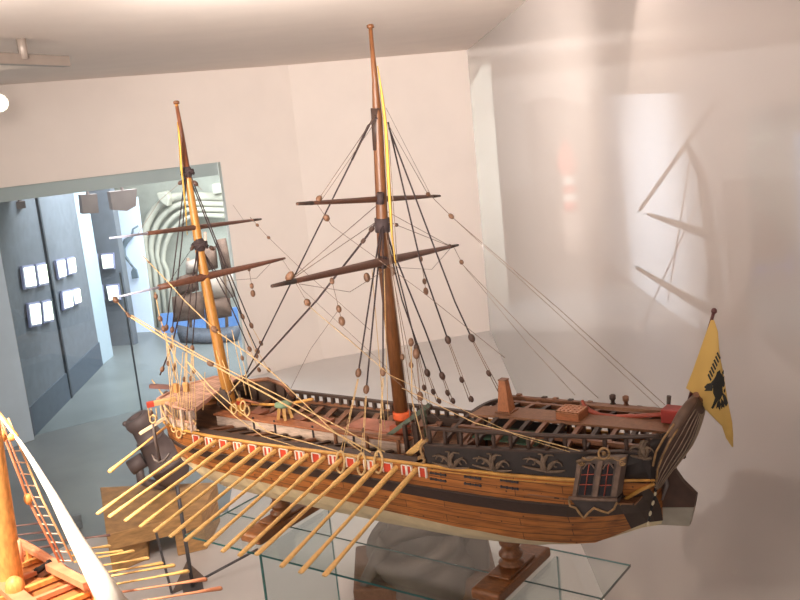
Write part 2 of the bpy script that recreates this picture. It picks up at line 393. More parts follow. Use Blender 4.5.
# brown hanging boxes at the top of the passage
for (pts, lab, dd) in ((((81, 195), (97, 194), (99, 213), (83, 214)), 'tall brown box hung under the passage lintel beside the pale pillar', 2),
                   (((110, 192), (137, 189), (136, 206), (127, 211), (113, 210)), 'widest brown hanging board above the lilac panel', 2),
                   (((16, 202), (25, 201), (26, 208), (17, 209)), 'smallest brown box under the lintel above the lit screens', 0)):
    mb = MB()
    P = [onplane(p[0], p[1], flat(CB) + nLo * (.75 if dd else .45), nLo) for p in pts]
    mb.plate(P, nLo * .12)
    # up to the fascia
    mid = (P[0] + P[1]) / 2 + nLo * .05; mb.beam(mid - V((0, 0, .01)), mid + V((0, 0, .5)), .02, .02)
    tag(mb.build('hanging_box', BRONZ), lab, 'hanging box')
# hanging cable with a plug
root = thing('hanging_cable', 'thin grey cable with a paddle shaped end hanging against the lilac panel', 'cable', on_arch(134, 280, .34))
cp = [(138, 226), (133, 229), (132, 236), (126, 241), (123, 248), (125, 256), (130, 263), (133, 267)]
mb = MB(); mb.tube([on_arch(*p, .34) for p in cp], [.012, .012, .02, .035, .03, .02, .014, .014], 8); mb.build('cord', CASEG, root)
mb = MB(); mb.plate([on_arch(*p, .34) for p in ((133, 267), (136, 270), (138, 278), (132, 279), (131, 272))], nG * .03); mb.build('end_paddle', CASEG, root)

# lit wall screens: (quad left pane, quad right pane)
def screen(q1, q2, fn, lab):
    P = [fn(*p) for p in q1] + [fn(*p) for p in q2]
    c = sum(P, V()) / 8
    root = thing('lit_display_screen', lab, 'screen', c, 'lit screens on the corridor walls')
    for q in (q1, q2):
        P = [fn(*p) for p in q]; cc = sum(P, V()) / 4
        n = (P[1] - P[0]).cross(P[2] - P[0]).normalized()
        if n.dot(EYE - cc) < 0: n = -n
        mb = MB(); mb.plate([vlerp(cc, p, 1.06) for p in P], n * .02); fr = mb.build('frame', SCRF, root)
        mb = MB(); mb.plate([vlerp(cc, p, .86) + n * .022 for p in P], n * .01); mb.build('pane', SCREEN, root)
fW = lambda px, py: onplane(px, py, flat(W0) + o, nW)
screen(((20, 267), (31, 265), (34, 287), (23, 289)), ((34, 265), (43, 263), (46, 284), (37, 286)), fW, 'lit double screen at upper left of the slate corridor wall')
screen(((54, 261), (62, 259), (64, 277), (57, 279)), ((65, 259), (72, 257), (74, 273), (67, 275)), fW, 'lit double screen at upper right of the slate wall, right of its dark seam')
screen(((26, 304), (37, 302), (39, 325), (29, 327)), ((40, 302), (48, 300), (51, 321), (42, 323)), fW, 'lit double screen at lower left of the slate corridor wall')
screen(((60, 292), (69, 290), (71, 307), (62, 310)), ((70, 290), (77, 288), (79, 303), (73, 305)), fW, 'lit double screen at lower right of the slate wall, right of its dark seam')
screen(((93, 255), (98, 254), (99, 269), (94, 268)), ((102, 254), (114, 253), (115, 268), (104, 269)), fE, 'upper lit double screen on the far end wall beyond the pale pillar')
screen(((97, 286), (103, 285), (105, 299), (99, 298)), ((107, 285), (119, 284), (121, 299), (110, 301)), fE, 'lower lit double screen on the far end wall beyond the pale pillar')

# far vitrine with a model ship in the passage
vb = V((-7.0, 7.4, 0)); nV = V((-.35, .94, 0)).normalized()
def on_v(px, py, off=0): return onplane(px, py, vb - nV * off, nV)
root = thing('far_showcase', 'low grey blue showcase with a blue back panel in the passage behind the fore mast', 'showcase', V((vb.x, vb.y, FLOOR)))
mb = MB(); mb.plate([on_v(*p) for p in ((140, 352), (252, 340), (262, 470), (160, 470))], nV * .5); mb.build('base_cabinet', CASEG, root)
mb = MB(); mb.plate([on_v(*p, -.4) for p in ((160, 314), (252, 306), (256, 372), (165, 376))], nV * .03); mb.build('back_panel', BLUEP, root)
mb = MB(); mb.plate([on_v(*p, .02) for p in ((154, 384), (246, 380), (247, 384), (154, 388))], -nV * .04); mb.build('ledge', mat('pale ledge', (190, 204, 214), .4), root)
mb = MB(); mb.tube([on_v(180, 366, .16), on_v(204, 360, .16)], [.085, .085], 12); tag(mb.build('white_canister', mat('milky white', (206, 206, 200), .5)), 'cream white rounded canister on the grey blue far showcase', 'canister')
root = thing('far_ship_model', 'distant sailing ship model with brown and cream sails behind the fore mast', 'model ship', on_v(208, 342, .1))
mb = MB(); 
rows = []
for i in range(9):
    t_ = i / 8; px = 178 + 62 * t_; rows.append([on_v(px, 325 + 4 * math.sin(math.pi * t_), .1), on_v(px, 333 + 8 * math.sin(math.pi * t_), .1 + .12 * math.sin(math.pi * t_)), on_v(px + 3 - 6 * t_, 342 + 3 * math.sin(math.pi * t_), .1)])
mb.grid(rows); mb.build('hull', mat('far hull brown', (92, 96, 108), .6), root, solid=.03)
for (px, y0, y1) in ((188, 332, 258), (205, 332, 232), (224, 330, 248)):
    mb = MB(); mb.tube([on_v(px + 3, y0, .1), on_v(px, y1, .1)], .018, 6); mb.build('mast', mat('far spar', (150, 120, 100), .6), root)
for q in (((176, 278), (197, 271), (199, 290), (178, 296)), ((172, 297), (203, 291), (205, 318), (174, 322)), ((186, 262), (198, 258), (199, 270), (186, 276)),
          ((198, 250), (216, 246), (218, 268), (200, 272)), ((200, 275), (222, 270), (226, 296), (203, 300)), ((204, 300), (230, 296), (232, 316), (206, 320)),
          ((216, 240), (226, 238), (231, 268), (222, 270)), ((226, 272), (238, 270), (240, 296), (228, 298))):
    rows = []
    for i in range(5):
        rows.append([])
        for j in range(5):
            u, w = i / 4, j / 4
            px = lerp(lerp(q[0][0], q[1][0], u), lerp(q[3][0], q[2][0], u), w); py = lerp(lerp(q[0][1], q[1][1], u), lerp(q[3][1], q[2][1], u), w)
            rows[-1].append(on_v(px, py, .12 + .08 * math.sin(math.pi * u) * math.sin(math.pi * w)))
    mb = MB(); mb.grid(rows); mb.build('sail', [SAILM, mat('brown model sails', (112, 86, 74), .8, .3, 12)][random.random() < .4], root, solid=.01)

# glass screen across the opening
root = None
mb = MB(); g0 = flat(pJ) - nLo * .02; g1 = lend - nLo * .02
mb.hexa([g0 + V((0, 0, FLOOR)), g1 + V((0, 0, FLOOR)), g1 + nLo * .01 + V((0, 0, FLOOR)), g0 + nLo * .01 + V((0, 0, FLOOR)), g0 + V((0, 0, zTop)), g1 + V((0, 0, zTop)), g1 + nLo * .01 + V((0, 0, zTop)), g0 + nLo * .01 + V((0, 0, zTop))])
win = struct(mb.build('window_1', GLASSB))
for px, py in ((140, 400),):
    p = onplane(px, py, g0, nLo)
    mb = MB(); mb.beam(flat(p) - nLo * .006 + V((0, 0, FLOOR)), flat(p) - nLo * .006 + V((0, 0, -.1)), .018, .012, 0, dL)
    mb.build('window_seam', mat('dark glass seam', (70, 80, 88), .4), win)

# pale platform the case stands on
mb = MB(); PZ = FLOOR + .06
kJ = onplane(249, 376, CB, nL)
pp = [V((-4.55, 2.35, PZ)), atz(66, 545, PZ), atz(132, 526, PZ), atz(228, 512, PZ), flat(kJ) - nLo * .03 + V((0, 0, PZ)), flat(CB) + V((0, 0, PZ)), flat(CN) + V((0, 0, PZ)), flat(CN) + dR * 9.5 + V((0, 0, PZ)), V((0.1, .3, PZ)), V((-3.4, .3, PZ))]
mb.plate(pp, (0, 0, -.06)); struct(mb.build('trim_3', PALE))
# ------------------------------------------------------------------ ceiling rail and spotlight at the far left
zr = CEIL - .09
root = thing('ceiling_light_rail', 'thin grey metal light rail under the ceiling at the upper left', 'light rail', atz(24, 52, CEIL))
a = atz(-40, 57, zr); b = atz(66, 61.5, zr)
mb = MB(); mb.beam(a, b, .05, .05); mb.build('rail', RAIL, root, bevel=.004)
m_ = atz(24, 59, zr); mb = MB(); mb.tube([m_ + V((0, 0, .0)), V((m_.x, m_.y, CEIL))], .022, 10); mb.build('mount', RAIL, root)
c = atz(-1, 103, CEIL - .2)
root = thing('ceiling_spotlight', 'round glowing white spotlight cut by the left edge of the photo', 'spotlight', V((c.x, c.y, CEIL)))
ax = (EYE - c).normalized()
mb = MB(); mb.lathe(c - ax * .12, ax, [(0, .03), (.01, .055), (.1, .06), (.115, .06), (.115, .052)], 20); mb.build('housing', mat('white housing', (220, 214, 206), .5), root)
mb = MB(); mb.lathe(c, ax, [(0, .05), (.006, .05), (.012, .03), (.014, .001)], 20); mb.build('lens', LAMP, root)
mb = MB(); mb.tube([c - ax * .1, V((c.x, c.y, CEIL)) - flat(ax) * .1], .012, 8); mb.build('stem', RAIL, root)

exec_ship = True
# ------------------------------------------------------------------ glass shelf the ship stands on
YF, YB, YM, XL, XR, TH = 1.471, 1.773, 1.62, -1.815, -.752, .006
shelf = thing('glass_shelf', 'clear glass shelf with teal edges carrying the large ship model', 'glass shelf', (-1.28, YM, FLOOR + .06))
def sheet(name, a, b, edge, parent):
    """glass sheet between two corners, with thin polished edges as a sub-part"""
    mb = MB(); mb.box(a, b); o = mb.build(name, GLASS, parent)
    return o
o1 = sheet('front_sheet', (XL, YF, -TH), (XR, YM - .001, 0), EDGE, shelf)
o2 = sheet('back_sheet', (XL, YM + .001, -TH), (XR, YB, 0), EDGE, shelf)
def rod(a, b, w, h, m, par, name='polished_edge'):
    mb = MB(); mb.beam(a, b, w, h); return mb.build(name, m, par)
e = .0009; zz = -TH / 2
rod((XL, YF, zz), (XR, YF, zz), e, TH * .8, EDGE, o1); rod((XL, YF, zz), (XL, YM, zz), e, TH * .7, EDGEL, o1); rod((XR, YF, zz), (XR, YM, zz), e, TH, EDGE, o1)
rod((XL, YB, zz), (XR, YB, zz), e, TH * .6, EDGEL, o2); rod((XL, YM, zz), (XL, YB, zz), e, TH * .7, EDGEL, o2); rod((XR, YM, zz), (XR, YB, zz), e, TH, EDGE, o2)
rod((XL, YM, zz), (XR, YM, zz), e, TH * .55, EDGE, o1)
for x in (-1.575, -.915):
    mb = MB(); mb.box((x - .005, YF + .02, FLOOR + .06), (x + .005, YB - .02, -TH)); p = mb.build('support_fin', GLASSB, shelf)
    rod((x, YF + .02, FLOOR + .06), (x, YF + .02, -TH), .007, .002, EDGE, p)
    rod((x, YB - .02, FLOOR + .06), (x, YB - .02, -TH), .004, .001, EDGEL, p)

# ------------------------------------------------------------------ stands
def stand(x, lab):
    root = thing('ship_stand', lab, 'stand', (x, YM, 0), 'turned stands under the ship')
    mb = MB()
    prof = [(-.117, 0), (-.119, .006), (-.119, .019), (-.112, .025), (.112, .025), (.119, .019), (.119, .006), (.117, 0)]
    mb.plate([V((x - .033, YM + q, z)) for q, z in prof], (.066, 0, 0)); mb.build('foot', STAND, root, bevel=.004)
    mb = MB(); mb.box((x - .026, YM - .06, .0251), (x + .026, YM + .06, .031)); mb.build('top_moulding', STAND, root, bevel=.003)
    mb = MB(); mb.lathe((x, YM, .031), (0, 0, 1), [(0, .027), (.006, .028), (.010, .021), (.014, .019), (.022, .026), (.027, .026), (.032, .021), (.042, .0185), (.047, .023), (.052, .024), (.056, .021), (.0625, .024)], 22)
    mb.build('baluster', STAND, root)
    return root
stand(-1.615, 'turned wooden stand under the bow half of the large ship')
stand(-.955, 'turned wooden stand under the stern half of the large ship')
# ------------------------------------------------------------------ THE LARGE SHIP
SHIP = thing('ship_model', 'large wooden two masted oared warship model flying a yellow flag, on turned stands', 'model ship', (-1.28, YM, .09))
# stations: x, keel z, [half breadths at keel, bilge, waterline, wale bottom, wale top, strake]
ST = [(-1.955, (.165, .004, .010, .016, .020, .024, .030)),
      (-1.925, (.135, .006, .022, .044, .056, .064, .074)),
      (-1.88, (.116, .008, .046, .078, .088, .096, .106)),
      (-1.80, (.102, .010, .076, .110, .119, .124, .129)),
      (-1.70, (.095, .012, .094, .127, .133, .136, .139)),
      (-1.50, (.095, .012, .102, .133, .138, .140, .141)),
      (-1.20, (.097, .012, .102, .134, .139, .141, .142)),
      (-1.00, (.101, .012, .094, .130, .137, .139, .140)),
      (-.86, (.109, .010, .074, .114, .128, .133, .136)),
      (-.76, (.132, .008, .044, .080, .110, .120, .128)),
      (-.69, (.164, .006, .018, .040, .078, .098, .118)),
      (-.645, (.183, .005, .008, .012, .036, .066, .106)),
      (-.615, (.190, .004, .005, .006, .012, .030, .096))]
zS = lambda x: interp([(-1.75, .277), (-1.5, .280), (-1.3, .287), (-1.1, .292), (-.85, .299), (-.62, .309)], x)
zW1 = lambda x: interp([(-1.75, .232), (-1.3, .242), (-.85, .246), (-.62, .250)], x)
zW0 = lambda x: interp([(-1.75, .214), (-1.3, .221), (-.85, .219), (-.62, .220)], x)
zWL = lambda x: interp([(-1.75, .182), (-1.3, .175), (-.95, .162), (-.80, .152), (-.72, .152), (-.62, .186)], x)
def station(x):
    s = interp(ST, x); zk = s[0]; hb = s[1:]
    wl = zWL(x)
    return [(hb[0], zk), (hb[1], lerp(zk, wl, .36)), (lerp(hb[1], hb[2], .62), lerp(zk, wl, .66)), (hb[2], max(wl, zk + .004)), (hb[3], max(zW0(x), zk + .008)), (hb[4], max(zW1(x), zk + .012)), (hb[5], zS(x))]
def hb(x, z=None):
    if z is None or z == .277: z = zS(x)
    s = station(x)
    for (h0, z0), (h1, z1) in zip(s, s[1:]):
        if z <= z1: return lerp(h0, h1, max(0, (z - z0) / (z1 - z0)))
    return s[-1][0]
XS = [-1.955, -1.945, -1.935, -1.925, -1.90, -1.88, -1.85] + [-1.80 + .05 * i for i in range(20)] + [-.82, -.79, -.76, -.73, -.70, -.67, -.645, -.63, -.615]
mb = MB()
for sd in (-1, 1):
    for a in range(len(XS) - 1):
        s0, s1 = station(XS[a]), station(XS[a + 1])
        for k in range(6):
            mi = 0 if k < 3 else (1, 2, 1)[k - 3]
            if XS[a] > -.695 and k >= 3: mi = 2
            q = [V((XS[a], YM + sd * s0[k][0], s0[k][1])), V((XS[a + 1], YM + sd * s1[k][0], s1[k][1])), V((XS[a + 1], YM + sd * s1[k + 1][0], s1[k + 1][1])), V((XS[a], YM + sd * s0[k + 1][0], s0[k + 1][1]))]
            mb.add(q, [(0, 1, 2, 3)], mi, True)
s = station(XS[-1]); mb.add([V((XS[-1], YM - h, z)) for h, z in s] + [V((XS[-1], YM + h, z)) for h, z in reversed(s)], [tuple(range(14))], 1)
s = station(XS[0]); mb.add([V((XS[0], YM - h, z)) for h, z in s] + [V((XS[0], YM + h, z)) for h, z in reversed(s)], [tuple(range(14))], 1)
mb.build('hull', [BOTTOM, HULL, WALE], SHIP)
def side(x, z, off=0, sd=-1): return V((x, YM + sd * (hb(x, z) + off), z))
def moulding(name, x0, x1, z, w, m, sd=-1, n=40, off=.001, z1=None, par=None):
    mb = MB(); pts = [side(lerp(x0, x1, i / n), z(lerp(x0, x1, i / n)), off, sd) for i in range(n + 1)]
    mb.tube(pts, w, 6); return mb.build(name, m, par or SHIP)
for sd in (-1, 1):
    moulding('gold_strake', -1.945, -.68, zS, .0038, GOLD, sd, 60)
    moulding('wale_moulding', -1.93, -.70, zW1, .0022, DARK, sd, 50)
moulding('lower_moulding', -.72, -1.05, lambda x: zS(x) - .009, .0014, GOLD, -1, 20)
# stem and forefoot
mb = MB(); mb.plate([V((x, YM - .006, z)) for x, z in ((-1.95, .29), (-1.968, .285), (-1.972, .24), (-1.962, .17), (-1.93, .128), (-1.92, .135), (-1.945, .17))], (0, .012, 0)); mb.build('stem_post', BROWN, SHIP)
# keel
mb = MB(); mb.plate([V((x, YM - .005, z)) for x, z in ((-1.9, .125), (-1.7, .096), (-1.0, .098), (-.86, .106), (-.76, .129), (-.69, .160), (-.615, .186), (-.615, .192), (-.76, .14), (-1.0, .098), (-1.7, .1), (-1.9, .13))], (0, .01, 0)); mb.build('keel', BOTTOM, SHIP)

# decks
def deck(name, x0, x1, z, inset, m, n=30, yr=(-1, 1)):
    mb = MB(); rows = []
    for i in range(n + 1):
        x = lerp(x0, x1, i / n); h = max(.002, hb(x) - inset)
        rows.append([V((x, YM + yr[0] * h, z)), V((x, YM, z + .002)), V((x, YM + yr[1] * h, z))])
    mb.grid(rows, 0, False); return mb.build(name, m, SHIP, solid=.003)
deck('main_deck', -1.93, -.63, .262, .003, DECK)
# waterway strips inside the strake
for sd in (-1, 1):
    mb = MB()
    rows = [[V((x, side(x, .277, -.001, sd).y, zS(x) + .002)), V((x, side(x, .277, -.026, sd).y, zS(x) + .003)), V((x, side(x, .277, -.028, sd).y, zS(x) - .014))] for x in [lerp(-1.88, -1.08, i / 30) for i in range(31)]]
    mb.grid(rows, 0, False); mb.build('waterway', DARK, SHIP, solid=.002)
# rowing benches on either side of the central gangway
for i in range(15):
    x = -1.69 + i * .0445
    for sd in (-1, 1):
        mb = MB(); a = V((x, YM + sd * .052, .271)); b = V((x - .028, YM + sd * (hb(x) - .026), .277))
        if sd > 0: a = V((x + .02, YM - .014, .286)); b.z = .284
        if sd > 0 and -1.36 < x < -1.2: a = V((x, YM + .055, .286))
        mb.beam(a, b, .012 if sd < 0 else .015, .005); mb.build('rowing_bench', (DARK if i % 3 else BROWN) if sd < 0 else BROWN, SHIP)
# central gangway box
mb = MB(); mb.box((-1.75, 1.572, .264), (-1.17, 1.598, .292)); gang = mb.build('gangway_box', GREYW, SHIP)
mb = MB(); mb.box((-1.755, 1.567, .2921), (-1.165, 1.602, .297)); mb.build('gangway_top', REDBR, gang, bevel=.001)
mb = MB(); mb.box((-1.36, 1.606, .285), (-1.235, 1.672, .297)); mb.build('red_hatch', mat('dusty red plank', (160, 100, 80), .6, .25, 30), gang)
for x in (-1.62, -1.55, -1.43, -1.31):
    mb = MB(); mb.box((x - .002, 1.5695, .266), (x + .002, 1.5718, .302)); mb.build('iron_strap', IRON, gang)
# near rail beam beside the main mast
mb = MB(); mb.beam((-1.36, 1.556, .307), (-1.165, 1.556, .309), .008, .006); nb = mb.build('pin_rail', BROWN, SHIP)
for x in (-1.35, -1.26, -1.175):
    mb = MB(); mb.beam((x, 1.556, .263), (x, 1.556, .304), .006, .006); mb.build('rail_post', BROWN, nb)

# starboard open bulwark of the waist
def bulwark(name, x0, x1, z0, z1, zr, sd, m, post_m, step, inset=.004, th=.006):
    n = 30
    mb = MB(); rows_o = []; 
    rows = []
    for i in range(n + 1):
        x = lerp(x0, x1, i / n); t = i / n
        a = z0(t) if callable(z0) else z0; b = z1(t) if callable(z1) else z1
        p = side(x, .277, -inset, sd); q = side(x, .277, -inset - th, sd)
        rows.append([V((x, p.y, a)), V((x, p.y, b)), V((x, q.y, b)), V((x, q.y, a))])
    mb.grid(rows, 0, False); o = mb.build(name, m, SHIP)
    if zr is not None:
        mb = MB(); pts = []
        for i in range(n + 1):
            x = lerp(x0, x1, i / n); p = side(x, .277, -inset - th / 2, sd); pts.append(V((x, p.y, zr(i / n) if callable(zr) else zr)))
        for a, b in zip(pts, pts[1:]): mb.beam(a, b, .011, .006)
        mb.build('rail', post_m, o)
        k = int((x1 - x0) / step)
        for i in range(k + 1):
            x = x0 + (i + .5) * step
            if x > x1: break
            t = (x - x0) / (x1 - x0); p = side(x, .277, -inset - th / 2, sd)
            a = z1(t) if callable(z1) else z1; b = zr(t) if callable(zr) else zr
            mb = MB(); mb.beam((x, p.y, a - .002), (x, p.y, b), .010, .007, 0, (1, 0, 0)); mb.build('baluster', post_m, o)
    return o
bulwark('starboard_bulwark', -1.66, -1.05, .275, .291, .309, 1, BROWN, DARK, .0262)
bulwark('starboard_quarter_bulwark', -1.05, -.60, .285, lambda t: .293, lambda t: .336 + .020 * t, 1, DARK, BROWN, .034)

# port quarterdeck bulwark, dark with carving
PB0, PB1 = -1.055, -.60
zt = lambda t: .334 + .03 * t
bw = bulwark('port_quarter_bulwark', PB0, PB1, lambda t: zS(lerp(PB0, PB1, t)) - .002, zt, None, -1, DARK2, BROWN, .05, inset=.002)
mb = MB(); pts = [V((lerp(PB0, PB1, i / 20), side(lerp(PB0, PB1, i / 20), .277, -.004).y, zt(i / 20) + .002)) for i in range(21)]
for a, b in zip(pts, pts[1:]): mb.beam(a, b, .012, .004)
mb.build('cap_rail', DARK, bw)
mb = MB(); pts = [V((lerp(PB0 + .01, PB1 + .02, i / 20), side(lerp(PB0, PB1, i / 20), .277, -.008).y, zt(i / 20) + .036 - .006 * i / 20)) for i in range(21)]
mb.tube(pts, .0042, 6); hr = mb.build('hand_rail', DARK, SHIP)
for i in range(13):
    x = PB0 + .012 + i * .0365; t = (x - PB0) / (PB1 - PB0)
    if x > PB1: break
    y = side(x, .277, -.008).y
    mb = MB(); mb.lathe((x, y, zt(t)), (0, 0, 1), [(0, .0045), (.01, .0035), (.02, .005), (.03, .003), (.034, .004)], 8); mb.build('stanchion', DARK, hr)
# carved scrolls on the bulwark: a spray of curling leaves
def carve(xc, zc, w, h, m, par, sd=-1, seed=1, yoff=.0025):
    rnd = random.Random(seed); mb = MB()
    for k in range(9):
        a = math.pi * (k + .5) / 9
        dx, dz = math.cos(a), math.sin(a)
        p = []
        for i in range(7):
            u = i / 6
            x = xc + dx * w * u + .006 * math.sin(u * 4 + k) ; z = zc + dz * h * (u ** .8) + (.010 * math.sin(u * 3.1) if k % 2 else -.002)
            p.append(V((x, side(x, .277, yoff - .002 * u).y, z)))
        mb.tube(p, [.0016 + .0016 * math.sin(math.pi * min(1, .15 + i / 6)) for i in range(7)], 5)
    for q in (-1, 1):
        p = []
        for i in range(14):
            a = i / 13 * 4.6; rr = .011 * (1 - i / 17)
            x = xc + q * (w * .55 + rr * math.cos(a)); z = zc + .012 + rr * math.sin(a); p.append(V((x, side(x, .277, yoff).y, z)))
        mb.tube(p, .0015, 5)
    return mb.build('carved_relief', m, par)
for i, (px, py) in enumerate(((452, 465), (493, 468), (543, 470), (634, 464))):
    p = at(px, py, 1.48)
    carve(p.x, p.z - .004, (.044 if i < 3 else .018), .032, CARVD, bw, seed=i)
# carved volute ending the bulwark
mb = MB(); pts = []
for i in range(30):
    u = i / 29
    if u < .5: a = -math.pi / 2 + u * 2 * math.pi * 1.4; rr = .004 + .006 * u * 2; pts.append((rr * math.cos(a), .008 + rr * math.sin(a)))
    else:
        w = (u - .5) * 2; pts.append((.006 - .012 * math.sin(w * math.pi) + .012 * w, .016 + w * .04))
mb.tube([V((PB0 - .006 + x, side(PB0, .277, .001).y, zS(PB0) + z)) for x, z in pts], .0032, 7); mb.build('scroll_volute', CARVE, bw)

# gun port straps on the planking
for (px, py) in ((438, 474), (438, 480), (472, 478), (472, 485), (508, 482), (508, 489)):
    p = at(px, py, 1.479); w = .017
    mb = MB(); mb.beam(side(p.x - w, p.z, .001), side(p.x + w, p.z, .001), .003, .0035)
    for q in (-1, -.3, .4, 1): mb.ball(side(p.x + q * w, p.z, .001), .003, 6)
    mb.build('gun_port_strap', IRON, SHIP)

# ---------------- oars and their ports
OARX = [(203, 437, 97, 514), (219, 441, 109, 517), (238, 445, 125, 521), (256, 448, 140, 527), (274, 452, 154, 532), (292, 455, 170, 537), (311, 459, 185, 541),
        (329, 462, 205, 546), (346, 464, 222, 552), (362, 467, 239, 556), (378, 470, 256, 555), (396, 474, 281, 567), (397, 472, 300, 573), (418, 474, 324, 576)]
N = 14
for i in range(N):
    t = i / (N - 1)
    x = lerp(-1.712, -1.08, t)
    a = V((x, YM - hb(x) + .012, zS(x) - .011)); b0 = OARX[i]
    d = ray(b0[2], b0[3]); T = EYE + d * ((x - .0) / d.x)
    dirv = (T - a).normalized(); L = (T - a).length
    u = dirv
    mb = MB()
    prof = [(0, .0062), (.08, .0066), (.105, .0062), (.11, .0042), (.2, .0043), (.27, .005), (.30, .0075), (L - .004, .0082), (L, .006)] if L > .31 else [(0, .0062), (.08, .0066), (.10, .0062), (.105, .0042), (L * .6, .0043), (L * .84, .005), (L * .9, .0075), (L - .004, .0082), (L, .006)]
    fl_ = V((1, 0, 0))
    k = len(prof); n = 8; vs = []; w = u.cross(fl_).normalized(); s1 = w.cross(u).normalized()
    for j, (dd, rr) in enumerate(prof):
        th = 1.0 if j < 5 else (.8, .5, .38, .38)[min(3, j - 5)]
        for q in range(n):
            an = 2 * math.pi * q / n; vs.append(a + u * dd + (s1 * math.cos(an) + w * math.sin(an) * th) * rr * .86)
    mb.add(vs, [(p * n + q, p * n + (q + 1) % n, (p + 1) * n + (q + 1) % n, (p + 1) * n + q) for p in range(k - 1) for q in range(n)], 0, True)
    mb.add(vs[-n:], [tuple(range(n))]); mb.add(vs[:n], [tuple(reversed(range(n)))])
    mb.build('oar', OAR, SHIP)
# fore oar out of the bow
a = at(168, 425, 1.53); b = at(109, 472, 1.34)
mb = MB(); mb.tube([a, vlerp(a, b, .5), vlerp(a, b, .72), vlerp(a, b, .97), b], [.0045, .0038, .005, .0078, .006], 8, 0, True, .6); mb.build('oar', OAR, SHIP)
# red port lids with white frames
def port_lid(X, hw, m):
    z = zS(X) - .0285; y = side(X, z + .012, .0015).y
    mb = MB(); mb.box((X - hw, y - .002, z + .003), (X + hw, y + .006, z + .0225)); lid = mb.build('port_lid', m, SHIP)
    mb = MB()
    for q in (-1, 1): mb.box((X + q * hw - .0014, y - .0035, z + .002), (X + q * hw + .0014, y + .004, z + .0235))
    mb.box((X - hw, y - .003, z + .0225), (X + hw, y + .004, z + .0243)); mb.build('white_frame', WHITE, lid)
for i in range(N):
    x = -1.735 + i * (.632 / 13)
    for (dx, w, m) in ((0, .0062, RED if i % 4 != 3 else ORED),):
        if i % 2 == 0:
            parts = ((0, .011),)
        else:
            parts = ((-.0065, .0052), (.0065, .0052))
        for (ox, hw) in parts:
            X = x + ox + .003
            port_lid(X, hw, m)
port_lid(at(423, 474, 1.477).x, .008, RED)

# ---------------- quarterdeck: beams, centre plank, grating, funnel, tiller
QZ = lambda x: interp([(-1.07, .352), (-.94, .362), (-.6, .370)], x)
for i in range(12):
    x = -1.02 + i * .0365
    pts = []; h = hb(x) - .012
    for j in range(9):
        v = -1 + j / 4; pts.append(V((x - .012 * v, YM + v * h, QZ(x) + .006 * (1 - v * v) - .008 * (abs(v) ** 2))))
    mb = MB()
    for a, b in zip(pts, pts[1:]): mb.beam(a, b, .0085, .008)
    mb.build('deck_beam', BROWN if i % 2 else DARK, SHIP)
mb = MB(); pts = [V((lerp(-1.01, -.585, i / 10), 0, 0)) for i in range(11)]
for a, b in zip(pts, pts[1:]):
    mb.hexa([(a.x, YM - .03, QZ(a.x) + .007), (b.x, YM - .03, QZ(b.x) + .007), (b.x, YM + .03, QZ(b.x) + .007), (a.x, YM + .03, QZ(a.x) + .007),
             (a.x, YM - .03, QZ(a.x) + .012), (b.x, YM - .03, QZ(b.x) + .012), (b.x, YM + .03, QZ(b.x) + .012), (a.x, YM + .03, QZ(a.x) + .012)])
mb.build('centre_plank', PLANKB, SHIP)
# carlings fore and aft
for y in (YM - .085, YM + .085, YM + .118):
    mb = MB(); mb.beam((-1.0, y, .362), (-.60, y, .368), .010, .008); mb.build('carling', BROWN, SHIP)
# green panels under the forward beams
for (x0, x1, s0, s1) in ((-.985, -.80, .032, .11), (-.96, -.82, -.105, -.034)):
    mb = MB(); mb.box((x0, YM + s0, .350), (x1, YM + s1, .353)); mb.build('green_panel', GREEN, SHIP)
# cabin bulkhead at the fore end of the quarterdeck and inner cabin front
mb = MB(); mb.box((-1.03, YM - .115, .263), (-1.024, YM + .115, .30)); mb.build('cabin_front', BROWN, SHIP)
for y in (-.1, -.05, .05, .1):
    mb = MB(); mb.beam((-1.026, YM + y, .264), (-1.026, YM + y, .352), .008, .008); mb.build('cabin_post', DARK, SHIP)
mb = MB(); mb.box((-.98, YM + .03, .30), (-.83, YM + .034, .345)); mb.build('inner_partition', DARK2, SHIP)
# funnel
mb = MB(); c = at(507, 415, YM)
mb.add([V((c.x + sx * .0135, YM + sy * .0135, QZ(c.x) + .013)) for sx, sy in ((-1, -1), (1, -1), (1, 1), (-1, 1))] + [V((c.x - .002 + sx * .0075, YM + sy * .0075, .440)) for sx, sy in ((-1, -1), (1, -1), (1, 1), (-1, 1))],
       [(0, 3, 2, 1), (4, 5, 6, 7), (0, 1, 5, 4), (1, 2, 6, 5), (2, 3, 7, 6), (3, 0, 4, 7)]); fu = mb.build('galley_chimney', CHIM, SHIP)
mb = MB(); mb.box((c.x - .0105, YM - .0085, .4401), (c.x + .0065, YM + .0085, .443)); mb.build('chimney_cap', BROWN, fu)
mb = MB(); mb.box((c.x - .018, YM - .018, QZ(c.x) + .0125), (c.x + .018, YM + .018, QZ(c.x) + .0155)); mb.build('chimney_base', BROWN, fu)
# grating box
c = at(578, 420, YM)
mb = MB(); c = c - V((.012, 0, 0)); mb.box((c.x - .024, YM - .022, QZ(c.x) + .0121), (c.x + .024, YM + .022, QZ(c.x) + .026)); gb = mb.build('hatch_box', REDBR, SHIP)
mb = MB()
for i in range(6): mb.box((c.x - .024 + i * .0087, YM - .022, QZ(c.x) + .0265), (c.x - .024 + i * .0087 + .0042, YM + .022, QZ(c.x) + .030))
for j in range(5): mb.box((c.x - .024, YM - .022 + j * .0098, QZ(c.x) + .0262), (c.x + .024, YM - .022 + j * .0098 + .004, QZ(c.x) + .0302))
mb.build('grating', mat('light grating wood', (176, 118, 84), .5, .2, 40), gb)
